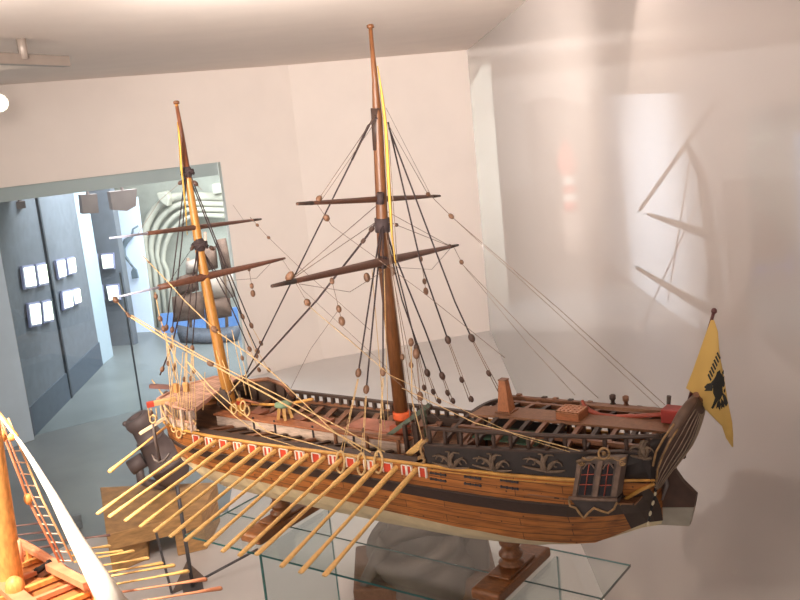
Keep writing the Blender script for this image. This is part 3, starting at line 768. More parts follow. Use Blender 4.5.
# curved tiller
tl = [(582, 400), (584, 405), (590, 411), (600, 415), (615, 417), (640, 416), (668, 414)]
mb = MB(); mb.tube([at(p[0], p[1], YM + .03) for p in tl], [.003, .004, .005, .005, .005, .0045, .0045], 8); mb.build('tiller', mat('red brown tiller', (150, 66, 48), .45), SHIP)
mb = MB(); a = at(664, 418, YM + .02); mb.box((a.x, a.y - .018, a.z - .004), (a.x + .036, a.y + .018, a.z + .022)); mb.build('red_box', mat('red chest', (150, 48, 40), .5), SHIP, bevel=.002)
mb = MB(); mb.beam((-.80, YM + .06, .382), (-.60, YM + .06, .388), .012, .007); mb.build('long_plank', PLANKB, SHIP)
# far rail timber heads
for k, px in enumerate((520, 545, 556, 571, 590, 613, 626, 639, 653)):
    p = at(px, 406, YM + .122); big = px in (613, 626)
    z0 = .352; h = .030 if big else .018
    mb = MB()
    if big: mb.lathe((p.x, p.y, z0), (0, 0, 1), [(0, .0065), (.018, .0065), (.020, .0042), (.025, .0042), (.028, .0065), (.036, .0065), (.038, .003)], 12)
    else: mb.box((p.x - .005, p.y - .005, z0), (p.x + .005, p.y + .005, z0 + h))
    mb.build('timber_head', DARK if k % 2 else BROWN, SHIP)
mb = MB(); mb.beam((-1.0, YM + .122, .352), (-.61, YM + .122, .364), .012, .010); mb.build('starboard_rail_beam', BROWN, SHIP)
for i in range(11):
    x = -.985 + i * .0365; mb = MB(); mb.beam((x, YM + .122, .295), (x - .004, YM + .122, .35), .009, .007); mb.build('rail_timber', DARK, SHIP)
mb = MB(); p = at(669, 396, YM + .06); q = at(668, 412, YM + .06); mb.tube([q, p], [.0035, .0045], 8); mb.build('stern_post_pin', DARK, SHIP)

# ---------------- stern: transom, quarter timber, rudder
PQ = [at(p[0], p[1], lerp(1.53, 1.592, (kk / 7) ** 1.6)) for kk, p in enumerate(((655, 480), (656, 468), (661, 454), (668, 440), (676, 427), (684, 414), (692, 404), (698, 397)))]
CQ = [at(*p, YM) for p in ((661, 484), (671, 470), (681, 457), (689, 446), (695, 434), (699, 422), (702, 411), (703, 402))]
rows = []
for a, b in zip(PQ, CQ):
    rows.append([]);
    for j in range(13):
        v = (j - 6) / 6; w = abs(v)
        rows[-1].append(V((lerp(b.x, a.x, w ** 2), YM + v * (YM - a.y), lerp(b.z, a.z, w ** 2))))
mb = MB(); mb.grid(rows); tr = mb.build('transom', mat('dark transom boards', (78, 58, 50), .55, .3, 40), SHIP, solid=.004)
for j in range(0, 13, 1):
    mb = MB(); mb.tube([q[j] + V((.003, -.001, -.003)) for q in rows[:(5 if j in (0, 12) else 7)]], .0009 if 0 < j < 12 else .002, 5); mb.build('transom_batten', mat('pale batten', (150, 128, 110), .5, .2, 40) if j not in (0, 12) else CARVE, tr)
mb = MB(); tp = [vlerp(p, q, .10) for p, q in zip(PQ, CQ)]
mb.tube([p + V((-.005, -.003, 0)) for p in tp], [.0045, .005, .006, .0075, .0088, .0098, .0092, .007], 10); mb.build('quarter_timber', mat('grey brown carved timber', (96, 72, 58), .6, .3, 50, bump=.3), SHIP)
mb = MB(); mb.tube([V((p.x - .008, 2 * YM - p.y + .002, p.z)) for p in tp[:6]], [.005, .006, .007, .007, .007, .006], 10); mb.build('quarter_timber', DARK, SHIP)
mb = MB(); mb.tube([at(*p, 1.524) for p in ((653, 466), (656, 452), (664, 438), (674, 424))], [.002, .0022, .0022, .0018], 6); mb.build('quarter_moulding', CARVE, SHIP)
mb = MB(); a, b = rows[-1][0], rows[-1][12]
mb.tube([rows[-1][j] + V((-.004, 0, .004)) for j in range(13)], .006, 8); mb.build('taffrail', BROWN, SHIP)
# closing boards from quarter bulwark to transom
for sd in (-1, 1):
    mb = MB(); R = []
    for k in range(5):
        p = rows[k][0] if sd < 0 else rows[k][12]
        x0 = -.66; R.append([V((x0, YM + sd * (hb(x0) - .003), lerp(zS(x0) - .002, .350, k / 4))), V((p.x, p.y, p.z))])
    mb.grid(R); mb.build('quarter_planking', DARK2, SHIP, solid=.004)
# gold tuck line and lower quarter
tk = [at(*p, y) for p, y in (((654, 484), 1.53), ((640, 490), 1.528), ((628, 497), 1.535), ((618, 505), 1.545), ((610, 513), 1.556), ((604, 520), 1.565))]
mb = MB(); mb.tube(tk, [.0035, .004, .004, .004, .0035, .003], 8); mb.build('tuck_moulding', GOLD, SHIP)
mb = MB(); gl = [at(618, 487, 1.525), at(652, 487, 1.53)]
mb.tube([side(-.70, zS(-.70), .001), PQ[0]], .003, 6); mb.build('quarter_moulding', GOLD, SHIP)
mb = MB(); A = [side(-.70, zS(-.70), 0), tk[0], tk[1], tk[2]]; mb.plate(A, (0, .005, 0)); mb.build('quarter_panel', HULL, SHIP)
# underside of the counter
mb = MB(); R = []
for k in range(6):
    R.append([tk[k] + V((0, .004, 0)), V((lerp(tk[k].x, -.63, .5), YM - .03, tk[k].z - .012)), V((-.62, YM, lerp(.27, .20, k / 5)))])
mb.grid(R); mb.build('counter', mat('dark counter', (62, 46, 42), .6), SHIP, solid=.003)
mb = MB(); R = [[V((p.x, 2 * YM - p.y, p.z)) for p in q] for q in R]; mb.grid(R); mb.build('counter', mat('dark counter', (62, 46, 42), .6), SHIP, solid=.003)
# deadwood and rudder
dwp = [at(*p, YM) for p in ((598, 530), (640, 505), (652, 506), (648, 524), (620, 522), (604, 524))]
mb = MB(); mb.plate([p - V((0, .005, 0)) for p in dwp], (0, .010, 0)); mb.build('deadwood', WHITEG, SHIP)
ru = [at(*p, YM) for p in ((657, 483), (664, 462), (672, 458), (676, 470), (683, 480), (697, 494), (695, 506), (652, 506))]
mb = MB(); mb.plate([p - V((0, .006, 0)) for p in ru], (0, .012, 0)); rd = mb.build('rudder', mat('dark brown rudder', (76, 52, 42), .55, .3, 30), SHIP)
mb = MB(); mb.plate([p - V((0, .0062, 0)) for p in [at(*q, YM) for q in ((652, 506.3), (695, 506.3), (690, 525), (650, 523))]], (0, .0124, 0)); mb.build('rudder_foot', WHITEG, rd)
mb = MB(); mb.tube([at(*p, YM - .012) for p in ((664, 468), (667, 485), (662, 500))], [.003, .004, .002], 6); mb.build('rudder_iron', mat('grey iron', (110, 100, 98), .5), rd)
cpt = [at(*p, 1.575) for p in ((656, 486), (655, 496), (651, 510), (648, 524))]
for i in range(9):
    t = i / 8 * 3; k = min(2, int(t)); c = vlerp(cpt[k], cpt[k + 1], t - k)
    dd = (cpt[k + 1] - cpt[k]).normalized(); 
    mb = MB(); mb.ball(c, .0028, 6, ax=dd, ln=2.0); mb.build('chain_link', CHAIN if i % 2 == 0 else BLACK, SHIP)

# ---------------- quarter gallery
GY = 1.476
def gal(px, py, y=GY): return at(px, py, y)
mb = MB(); P = [gal(*p) for p in ((580, 460), (622, 460), (616, 499), (573, 497))]; mb.plate(P, (0, .03, 0)); ga = mb.build('quarter_gallery', mat('gallery grey brown', (88, 74, 68), .55, .3, 60), SHIP, bevel=.001)
GF = mat('gallery frame', (112, 90, 78), .55, .35, 80)
for (x0, x1, x2, x3) in ((581, 577, 572, 576), (602, 598, 592, 597), (621, 617, 611, 616)):
    mb = MB(); mb.plate([gal(x1, 461, GY - .004), gal(x0 + 1, 461, GY - .004), gal(x3, 497, GY - .004), gal(x2, 497, GY - .004)], (0, .004, 0)); mb.build('pilaster', GF, ga, bevel=.0008)
for (a, b, c, dq) in (((583, 465), (595, 464), (591, 495), (578, 495)), ((603, 465), (614, 464), (610, 496), (598, 496))):
    mb = MB(); mb.plate([gal(*q, GY - .001) for q in (a, b, c, dq)], (0, .001, 0)); wn = mb.build('window', mat('dark window', (36, 28, 30), .15, .1, 30), ga)
    mb = MB()
    for u in (.5,): mb.tube([gal(lerp(a[0], b[0], u), lerp(a[1], b[1], u), GY - .002), gal(lerp(dq[0], c[0], u), lerp(dq[1], c[1], u), GY - .002)], .0011, 5)
    for w in (.33, .66): mb.tube([gal(lerp(a[0], dq[0], w), lerp(a[1], dq[1], w), GY - .002), gal(lerp(b[0], c[0], w), lerp(b[1], c[1], w), GY - .002)], .0011, 5)
    mb.build('red_muntin', mat('dull red muntin', (158, 72, 56), .5), wn)
    mb = MB(); mb.tube([gal(lerp(a[0], b[0], i / 8), a[1] + 4 - 6 * math.sin(math.pi * i / 8), GY - .003) for i in range(9)], .0015, 5); mb.build('window_arch', GF, wn)
def bar(name, pts, y, rad, m, par):
    mb = MB(); mb.tube([at(p[0], p[1], y) for p in pts], rad, 7); return mb.build(name, m, par)
bar('cornice', [(577, 462), (590, 458), (603, 459), (615, 458), (626, 461)], GY - .004, .0035, CARVD, ga)
bar('sill', [(569, 498), (590, 499.5), (617, 500)], GY - .004, .0036, GF, ga)
mb = MB()
pts = [at(604 + 5.5 * math.cos(i / 12 * 6.283), 453.5 + 5.5 * math.sin(i / 12 * 6.283), GY - .006) for i in range(13)]
mb.tube(pts, .0022, 6); mb.ball(at(604, 453.5, GY - .006), .004, 8)
for q in (-1, 1): mb.tube([at(604 + q * (4 + 3 * i), 459 - (1.5 * math.sin(i * 1.3)), GY - .006) for i in range(7)], .0018, 5)
mb.build('crest_ornament', CARVE, ga)
for px in (581, 622):
    mb = MB(); mb.tube([at(px + 3.2 * (1 - i / 18) * math.cos(i * .6), 463 + 3.2 * (1 - i / 18) * math.sin(i * .6), GY - .006) for i in range(16)], .0014, 5); mb.build('scroll', CARVE, ga)
mb = MB(); P = [at(*p, GY) for p in ((571, 500), (616, 501), (614, 507), (606, 512), (596, 510), (586, 517), (580, 514), (576, 506))]; mb.plate(P, (0, .028, 0)); mb.build('gallery_bracket', mat('dark bracket', (62, 52, 50), .55, .3, 60), ga)
bar('bracket_carving', [(569, 500), (570, 506), (576, 508), (580, 514), (584, 518), (588, 513), (594, 508), (601, 511), (608, 513), (614, 509), (617, 502)], GY - .003, .0022, CARVE, ga)

# ---------------- flag at the stern
fy = lambda px, py: YM + .010 * math.sin((px - 690) * .16 + py * .02) * min(1, max(0, (py - 322) / 60))
def fp(px, py, o=0): return at(px, py, fy(px, py) - o)
lf = [(711, 320), (706, 333), (700, 350), (693, 370), (686, 388), (699, 398), (705, 409), (713, 417), (722, 426), (726, 438), (732, 447)]
rt = [(714, 320), (718, 332), (719, 348), (721, 362), (724, 376), (726, 390), (728, 402), (730, 412), (732, 422), (733, 434), (733, 447)]
mb = MB(); rows = [[fp(lerp(a[0], b[0], j / 12), lerp(a[1], b[1], j / 12)) for j in range(13)] for a, b in zip(lf, rt)]
mb.grid(rows)
pole_t, pole_b = at(714, 311, YM + .016), at(689, 402, YM + .016)
mb2 = MB(); mb2.tube([pole_b, pole_t], [.0042, .003], 8); pole = mb2.build('flag_pole', mat('dark red pole', (86, 44, 44), .45), SHIP)
mb2 = MB(); mb2.ball(pole_t, .0055, 8); mb2.build('pole_cap', mat('dark red pole', (86, 44, 44), .45), pole)
flag = mb.build('flag', mat('flag yellow', (190, 154, 84), .75, .1, 14), pole, solid=.0008)
# black double headed eagle on the flag
shapes = [[(717, 372), (720, 370), (722, 384), (723, 394), (720, 400), (716, 400), (713, 393), (713, 386)],
          [(713, 387), (711, 383), (707, 384), (704, 387), (706, 389), (704, 391), (708, 391), (712, 391)],
          [(715, 398), (719, 399), (716, 404), (713, 409), (711, 408), (713, 404)], [(719, 399), (721, 404), (720, 411), (718, 407), (716, 409), (717, 403)],
          [(721, 398), (724, 402), (725, 409), (723, 407), (721, 410), (721, 404)], [(722, 392), (726, 396), (728, 403), (726, 407), (724, 403)],
          [(709, 385), (714, 379), (718, 372), (719, 378), (715, 386)], [(720, 372), (723, 376), (725, 384), (723, 388), (721, 382)]]
for k in range(7):
    x, y = 709.0 + k * 1.5, 378 - k * 3.6
    shapes.append([(x - 1.6, y - 3.0), (x - .3, y - 4.6), (x + 2.6, y + 1.6), (x + 1.6, y + 3.4)])
for k in range(4):
    x, y = 722 + k * .5, 372 + k * 6
    shapes.append([(x, y), (x + 1.8, y - 2.2), (x + 1.6, y + 2), (x + .4, y + 3)])
mb = MB()
for sh in shapes: mb.plate([fp(*p, .0012) for p in sh], (0, .0005, 0))
mb.build('eagle_emblem', mat('flag black', (34, 32, 28), .7), flag)

# ---------------- bow: platform, cathead, anchor, knightheads
mb = MB()
plat = [V((-1.915, 1.60, .338)), V((-1.90, 1.52, .336)), V((-1.80, 1.492, .333)), V((-1.735, 1.49, .331)), V((-1.79, 1.62, .333)), V((-1.83, 1.742, .334)), V((-1.90, 1.72, .336)), V((-1.915, 1.64, .338))]
mb.plate(plat, (0, 0, -.006)); pf = mb.build('fore_platform', PINK, SHIP)
mb = MB(); mb.tube(plat + [plat[0]], .0045, 6); mb.build('platform_rim', mat('rosy rim timber', (176, 130, 112), .55, .25, 40), pf)
# curved bow bulwark below the platform
for (za, zb, m, nm) in ((.278, .300, GREYW, 'bow_bulwark'), (.302, .332, mat('grey brown bow timber', (122, 104, 96), .6, .3, 40), 'bow_screen')):
    for sd in (-1, 1):
        xs = [-1.952, -1.94, -1.925, -1.90, -1.87, -1.84, -1.80, -1.76, -1.735]
        R = [[side(x, .277, -.004 - (.004 if nm == 'bow_screen' else 0), sd) * 1 for x in xs]]
        mb = MB(); mb.grid([[V((p.x, p.y, za)) for p in R[0]], [V((p.x, p.y, zb)) for p in R[0]]]); mb.build(nm, m, SHIP, solid=.006)
for sd in (-1, 1):
    mb = MB(); mb.tube([V((x, side(x, .277, -.002, sd).y, .301)) for x in (-1.95, -1.94, -1.92, -1.89, -1.86, -1.82, -1.78, -1.735)], .0034, 6); mb.build('bow_rail', mat('rosy rim timber', (176, 130, 112), .55, .25, 40), SHIP)
for x in (-1.93, -1.90, -1.86, -1.82, -1.78, -1.745):
    mb = MB(); p = side(x, .277, .001); mb.beam((p.x, p.y, .278), (p.x + .003, p.y, .332), .008, .006, 0, (1, 0, 0)); mb.build('bow_post', GREYW, SHIP)
# cathead with red end
mb = MB(); a, b = at(176, 399, 1.53), at(147, 405, 1.475); mb.beam(a, b, .014, .012); ch = mb.build('cathead', mat('tan cathead', (206, 168, 116), .5), SHIP, bevel=.0015)
mb = MB(); b2 = b + (b - a).normalized() * .0006; mb.beam(b2 + (a - b).normalized() * .018, b2, .0146, .0126); mb.build('red_end', RED, ch)
# starboard cathead, dark
mb = MB(); mb.beam(V((-1.88, 1.60, .343)), at(150, 386, 1.56), .012, .010); mb.build('beak_beam', mat('dark rosy beam', (112, 78, 74), .55), SHIP)
# anchor hung under the cathead
mb = MB(); mb.beam(at(140, 433.5, 1.455), at(166, 417.5, 1.495), .010, .008); an = mb.build('anchor', mat('pale anchor stock', (226, 200, 164), .5), SHIP, bevel=.001)
mb = MB(); mb.tube([at(153, 420, 1.475), at(155.5, 440, 1.475), at(160, 462, 1.475)], [.0048, .0042, .004], 8); mb.build('shank', mat('dark anchor iron', (82, 70, 68), .5), an)
mb = MB(); mb.tube([at(*p, 1.475) for p in ((152, 454), (155, 460), (160, 462.5), (165, 460), (170, 453))], [.002, .004, .0045, .004, .002], 8); mb.build('fluke_arms', mat('dark anchor iron', (82, 70, 68), .5), an)
mb = MB(); mb.tube([at(153 + 3 * math.cos(i * .7), 419 + 4 * math.sin(i * .7), 1.472) for i in range(10)], .0024, 6); mb.build('ring_lashing', ROPET, an)
for pts in (((148, 408), (150, 422)), ((151, 408), (153, 418)), ((156, 408), (157, 419)), ((160, 407), (168, 421), (172, 426)), ((163, 405), (172, 415))):
    mb = MB(); mb.tube([at(*p, 1.474) for p in pts], .0014, 6); mb.build('cat_tackle', ROPET, SHIP)
mb = MB(); mb.ball(at(151, 413, 1.472), .0055, 8, ln=1.4); mb.build('tackle_block', BLOCK, SHIP)
# forward deckhouse on the starboard side and dark arch
mb = MB(); P = [at(*p, 1.735) for p in ((232, 384), (250, 381), (268, 380), (284, 386), (292, 396), (294, 412), (262, 416), (232, 410))]; mb.plate(P, (0, .012, 0)); fb = mb.build('fore_bulwark', mat('dark fore bulwark', (70, 54, 46), .6, .35, 40), SHIP)
for i, px in enumerate((236, 246, 256, 274, 284)):
    mb = MB(); mb.beam(at(px, 384 if px < 280 else 388, 1.732), at(px + 2, 414, 1.732), .007, .006, 0, (1, 0, 0)); mb.build('frame_timber', DARK, fb)
bar('fore_cap_rail', [(222, 389), (240, 382), (268, 379), (284, 385), (294, 398)], 1.735, .0055, BROWN, fb)
for px in (256, 262): pass
# fore bitts with green canvas cover
gbx = thing
mb = MB(); c = at(285, 418, 1.60)
for dx, dy in ((-.012, -.012), (.012, -.012), (-.012, .012), (.012, .012), (0, 0)): mb.beam((c.x + dx, c.y + dy, .297), (c.x + dx * .6, c.y + dy * .6, c.z + .030), .007, .007)
cp_ = mb.build('capstan', mat('tan bitts', (196, 150, 86), .5), SHIP)
mb = MB(); mb.lathe((c.x, c.y, c.z + .028), (0, 0, 1), [(0, .014), (.004, .022), (.010, .021), (.013, .010), (.0135, .001)], 14); mb.build('canvas_cover', GGREY, cp_)
for a, b, m in (((252, 404), (283, 405), GOLD), ((222, 402), (250, 405), REDBR), ((240, 399), (260, 404), REDBR), ((288, 404), (313, 399), GOLD)):
    mb = MB(); mb.tube([at(*a, 1.62), at(*b, 1.62)], .0035, 7); mb.build('stowed_spar', m, SHIP)
for (px, py) in ((258, 418), (275, 413), (322, 421), (300, 424)):
    p = at(px, py, 1.62); mb = MB(); mb.box((p.x - .018, 1.606, .287), (p.x + .018, 1.645, .296)); mb.build('hatch_cover', mat('rust brown hatch', (142, 84, 60), .6, .25, 40), SHIP)
# orange post near the fore mast
p = at(242, 415, 1.585); mb = MB(); mb.beam((p.x, p.y, .297), (p.x, p.y, .34), .012, .012); pb = mb.build('belaying_post', GOLD, SHIP)
mb = MB(); mb.box((p.x - .0065, p.y - .0065, .325), (p.x + .0065, p.y + .0065, .335)); mb.build('red_band', RED, pb)
# coiled ropes by the bow and on the posts
for (px, py, y) in ((234, 409, 1.55), (243, 406, 1.55), (247, 411, 1.56)):
    mb = MB(); mb.tube([at(px + 2.6 * math.cos(i * .6), py + 5 * math.sin(i * .6), y) for i in range(12)], .0022, 6); mb.build('rope_coil', ROPET, SHIP)
for (px, py, y) in ((174, 428, 1.50), (179, 434, 1.49), (184, 430, 1.488)):
    mb = MB(); mb.tube([at(px + 2.6 * math.cos(i * .6), py + 4 * math.sin(i * .6), y) for i in range(12)], .002, 6); mb.build('rope_coil', ROPET, SHIP)
mb = MB(); mb.tube([at(*p, 1.488) for p in ((190, 413), (192, 419), (196, 423), (194, 428), (199, 431))], .0022, 6); mb.build('hanging_rope_end', ROPET, SHIP)
# around the main mast foot
mm = at(403, 425, YM)
mb = MB(); mb.lathe((-1.205, YM, .328), (0, 0, 1), [(0, .019), (.004, .0205), (.014, .0205), (.018, .019)], 14); mb.build('mast_band', ORED, SHIP)
mb = MB(); mb.box((-1.228, YM - .022, .297), (-1.183, YM + .022, .316)); mb.build('mast_partners', mat('dull red partners', (150, 72, 46), .6), SHIP, bevel=.003)
mb = MB(); mb.beam(at(386, 437, 1.58), at(429, 405, 1.60), .009, .009); mb.build('green_beam', GGREEN, SHIP)
for (x, y) in ((-1.162, 1.57), (-1.15, 1.59), (-1.175, 1.665), (-1.135, 1.575)):
    mb = MB(); mb.beam((x, y, .263), (x - .002, y, .335), .008, .008); mb.build('bitt_post', GGREEN if y > 1.6 else DARK, SHIP)
mb = MB(); mb.beam(at(408, 455, 1.53), at(424, 441, 1.55), .010, .012); mb.build('slanted_prop', OAR, SHIP)
mb = MB(); mb.beam(at(398, 430, 1.60), at(438, 425, 1.61), .005, .005); mb.build('stowed_spar', BROWN, SHIP)

# ---------------- masts
def mast(name, pts, rad, m): 
    mb = MB(); mb.tube(pts, rad, 14); return mb.build(name, m, SHIP)
MX = -1.205
mainm = mast('main_mast', [V((MX, YM, .264)), at(384, 262, YM), at(377.5, 118, YM), at(375, 80, YM), at(370.5, 28, YM)], [.0165, .0135, .0105, .0062, .0042], MAST)
mb = MB(); p = at(370.5, 27, YM); mb.lathe(p, (0, 0, 1), [(-.003, .004), (-.002, .0075), (.004, .0075), (.006, .003)], 10); mb.build('mast_truck', MAST, mainm)
mb = MB(); a, b = at(376, 108, YM), at(378.3, 150, YM); mb.tube([b, a], [.0118, .0118], 10); mb.build('masthead_doubling', DARK, mainm)
mb = MB(); a, b = at(382, 218, YM), at(382.6, 232, YM); mb.tube([b, a], [.016, .0165], 12); mb.build('rope_binding', ROPED, mainm)
for px, py in ((381, 198), (384, 262)):
    mb = MB(); p = at(px, py, YM - .012); mb.tube([p - V((0, .006, .012)), p + V((.004, -.006, .012))], .008, 8); mb.build('yard_sling', ROPED, mainm)
forem = mast('fore_mast', [V((-1.735, YM, .264)), at(224, 375, YM), at(201, 258, YM), at(188, 178, YM), at(182, 135, YM), at(176.5, 104, YM)], [.0150, .0145, .0118, .0085, .005, .0038], MASTF)
mb = MB(); p = at(176.5, 103, YM); mb.lathe(p, (0, 0, 1), [(-.003, .004), (-.002, .0075), (.004, .0075), (.006, .003)], 10); mb.build('mast_truck', MAST, forem)
mb = MB(); mb.tube([at(188, 178, YM), at(182, 135, YM), at(176.8, 106, YM)], [.0088, .0056, .0042], 10); mb.build('topmast', mat('dark topmast', (116, 68, 44), .45), forem)
for px, py, q in ((187.3, 172, .0125), (199.5, 245, .0155)):
    mb = MB(); mb.ball(at(px, py, YM), q, 9, ln=1.35); mb.tube([at(px, py, YM) + V((q * 1.5 * math.cos(i), q * .9 * math.sin(i), q * (.5 * math.sin(i * 2.3)))) for i in range(14)], q * .25, 5); mb.build('rope_binding', ROPED, forem)
mb = MB(); p = at(226, 388, YM); mb.lathe((p.x, p.y, .30), (0, 0, 1), [(0, .022), (.02, .024), (.05, .017)], 12); mb.build('mast_coat', DARK, forem)

# ---------------- yards
def yard(L, Rr, r0, r1, m, tip=None, t0=0):
    L, Rr = V(L), V(Rr); A = vlerp(L, Rr, t0)
    mb = MB(); k = 9; pts = [vlerp(A, Rr, i / (k - 1)) for i in range(k)]
    prof = lambda t: lerp(r1, r0, (1 - abs(2 * t - 1)) ** .7)
    mb.tube(pts, [prof(lerp(t0, 1, i / (k - 1))) for i in range(k)], 10); o = mb.build('yard', m, SHIP)
    if t0 > 0:
        mb = MB(); mb.tube([L, A], [.0022, .003], 8); mb.build('yard_arm', YGLARE, o)  # glare over the yard end put into the colour as pale lilac
        mb = MB(); mb.tube([vlerp(L, Rr, .93), Rr], [.004, .0028], 8); mb.build('dark_yard_arm', DARK, o)
    else:
        for s_, e_ in ((0, .08), (.93, 1)):
            a, b = vlerp(L, Rr, s_), vlerp(L, Rr, e_)
            mb = MB(); mb.tube([a, b], [prof(s_) * 1.04 + .0002, prof(e_) * 1.04 + .0002], 10); mb.build('dark_yard_arm', DARK, o)
    return o
yo = V((0, -.018, 0))
MYL, MYR = V((-1.084, 1.134, .734)), V((-1.326, 2.106, .635))
MTL, MTR = V((-1.133, 1.276, .853)), V((-1.277, 1.964, .782))
FYL, FYR = V((-1.815, 1.372, .637)), V((-1.725, 1.868, .640))
FTL, FTR = V((-1.684, 1.287, .791)), V((-1.876, 1.953, .735))
yard(MYL, MYR, .0100, .0026, YARD); yard(MTL, MTR, .0070, .0026, YARD)
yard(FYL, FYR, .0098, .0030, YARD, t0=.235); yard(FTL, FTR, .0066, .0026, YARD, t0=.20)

# ---------------- pennants
def ribbon(name, lf, rt, y, m, par):
    rows = [[at(a[0], a[1], y), at((a[0] + b[0]) / 2, a[1], y - .004), at(b[0], b[1], y)] for a, b in zip(lf, rt)]
    mb = MB(); mb.grid(rows); return mb.build(name, m, par, solid=.0006)
ribbon('pennant', [(377, 66), (379, 80), (381, 100), (384, 125), (385.5, 155), (387, 185), (389, 212), (391, 236), (394, 258), (396, 266)],
       [(378, 66), (380.6, 80), (384, 100), (387.2, 125), (389, 155), (390.6, 185), (392, 212), (393, 236), (395.5, 258), (396.6, 266)], YM - .022, YELB, mainm)
ribbon('pennant', [(177, 122), (178, 134), (179, 150), (180, 168), (182, 180), (185, 210), (187, 235)],
       [(177.5, 122), (180, 134), (181.6, 150), (182.6, 168), (183.6, 180), (186.4, 210), (187.5, 235)], YM - .024, YELB, forem)

# ---------------- rigging
def P3(q):
    return V(q) if isinstance(q, V) else at(*q)
def rope(name, pts, rad, m, blocks=(), bm=BLOCK, sag=0):
    """pts: (px, py, y) or points; blocks: (position 0..1, size)"""
    P = [P3(p) for p in pts]
    if len(P) == 2 and sag:
        P = [vlerp(P[0], P[1], i / 10) - V((0, 0, sag * 4 * (i / 10) * (1 - i / 10))) for i in range(11)]
    rad *= .62 if m is ROPET else .66
    mb = MB(); mb.tube(P, rad, 6); o = mb.build(name, m, SHIP)
    Ls = [0]
    for a, b in zip(P, P[1:]): Ls.append(Ls[-1] + (b - a).length)
    for t, q in blocks:
        L = t * Ls[-1]
        for k in range(len(P) - 1):
            if L <= Ls[k + 1] + 1e-9:
                c = vlerp(P[k], P[k + 1], (L - Ls[k]) / (Ls[k + 1] - Ls[k])); dd = P[k + 1] - P[k]; break
        mb = MB(); mb.ball(c, q * .64, 8, ax=dd, ln=1.5); mb.build('block', bm, o)
    return o
T1, T2 = .0028, .0014       # shroud and light line
YP, YS = YM - .135, YM + .13
# main mast shrouds, port side: dark upper part, block, tan tackle, loop at the strake
for (tx, bx, by, ex, ey) in ((381, 358, 375, 341, 460), (382, 366, 392, 362, 462), (383, 383, 374, 379, 460)):
    top = (tx, 226, YM - .012); 
    k = (by - 226) / (ey - 226)
    ym = lerp(YM - .012, YP - .008, k)
    rope('shroud', [top, (bx + (tx - bx) * .35, lerp(226, by, .65), lerp(YM, ym, .65)), (bx, by, ym)], T1, ROPED, ((.985, .0105),), BLOCK)
    mx_, my_ = lerp(bx, ex, .58), lerp(by, ey, .58)
    for o_ in (-1.6, 1.6):
        rope('lanyard', [(bx + o_ * .3, by + 4, ym), (mx_ + o_ * .4, my_, lerp(ym, YP - .008, .58)), (ex + o_, ey - 4, YP - .008)], T2, ROPET, ((.55, .006),) if o_ < 0 else ())
    mb = MB(); mb.tube([at(ex - .5 + 4.2 * math.sin(i / 14 * 6.283), ey + 2 - 11 * math.cos(i / 14 * 6.283), YP - .012) for i in range(15)], .0026, 6); mb.build('rope_loop', ROPET, SHIP)
# main mast shrouds, starboard side
for (pts, b1) in ((((389, 128), (455, 302), (473, 341), (500, 393)), 2), (((388, 122), (420, 260), (449, 343), (471, 402)), 2), (((383, 226), (425, 330), (443, 378), (452, 402)), 2), (((384, 226), (402, 300), (428, 375), (438, 402)), 2), (((386, 226), (416, 345), (417, 350), (430, 410)), 1)):
    n = len(pts); q = []
    for i, p in enumerate(pts): q.append((p[0], p[1], lerp(YM + .01, YS, (p[1] - pts[0][1]) / (pts[-1][1] - pts[0][1]))))
    rope('shroud', q[:3], T1, ROPED, ((.985, .011),), BLOCKD)
    for o_ in (-1.3, 1.5):
        rope('lanyard', [(q[2][0] + o_ * .5, q[2][1], q[2][2]), (q[3][0] + o_, q[3][1], q[3][2])], T2, ROPEG, ((.62 if o_ < 0 else .95, .0085),), BLOCKD)
for (a, b) in (((386, 232), (412, 432)), ((388, 240), (418, 440)), ((390, 262), (424, 428)), ((384, 268), (388, 420)), ((372, 270), (385, 430)), ((389, 140), (397, 260))):
    rope('halyard', [(a[0], a[1], YM - .016), (b[0], b[1], YM - .04)], T2, ROPEG if b[0] > 390 else ROPET, ((.62, .008),) if b[0] in (412, 424) else ())
rope('halyard_tackle', [(416, 352, YM - .04), (420, 395, YM - .05), (428, 440, YM - .06)], .0022, ROPEG, ((.02, .012), (.5, .011)), BLOCK)
rope('halyard_tackle', [(411, 340, YM - .03), (412, 400, YM - .04), (424, 446, YM - .06)], .002, ROPET, ((.02, .010),), BLOCK)
# stays
rope('main_stay', [(377, 221, YM - .004), (367, 236, YM), (317, 300, YM), (240, 385, YM)], .0036, ROPED, ((.04, .009), (.10, .008)), BLOCKD)
rope('topmast_stay', [(376, 112, YM), (337, 190, YM), (243, 380, YM)], .0026, ROPED)
rope('topmast_backstay', [(377, 118, YM - .01), (368, 126, YM - .008), (352, 160, YM - .006)], .0034, ROPED)
rope('stay_tackle', [(246, 374, YM), (228, 395, YM - .02)], .003, ROPET, ((.2, .010), (.9, .008)))
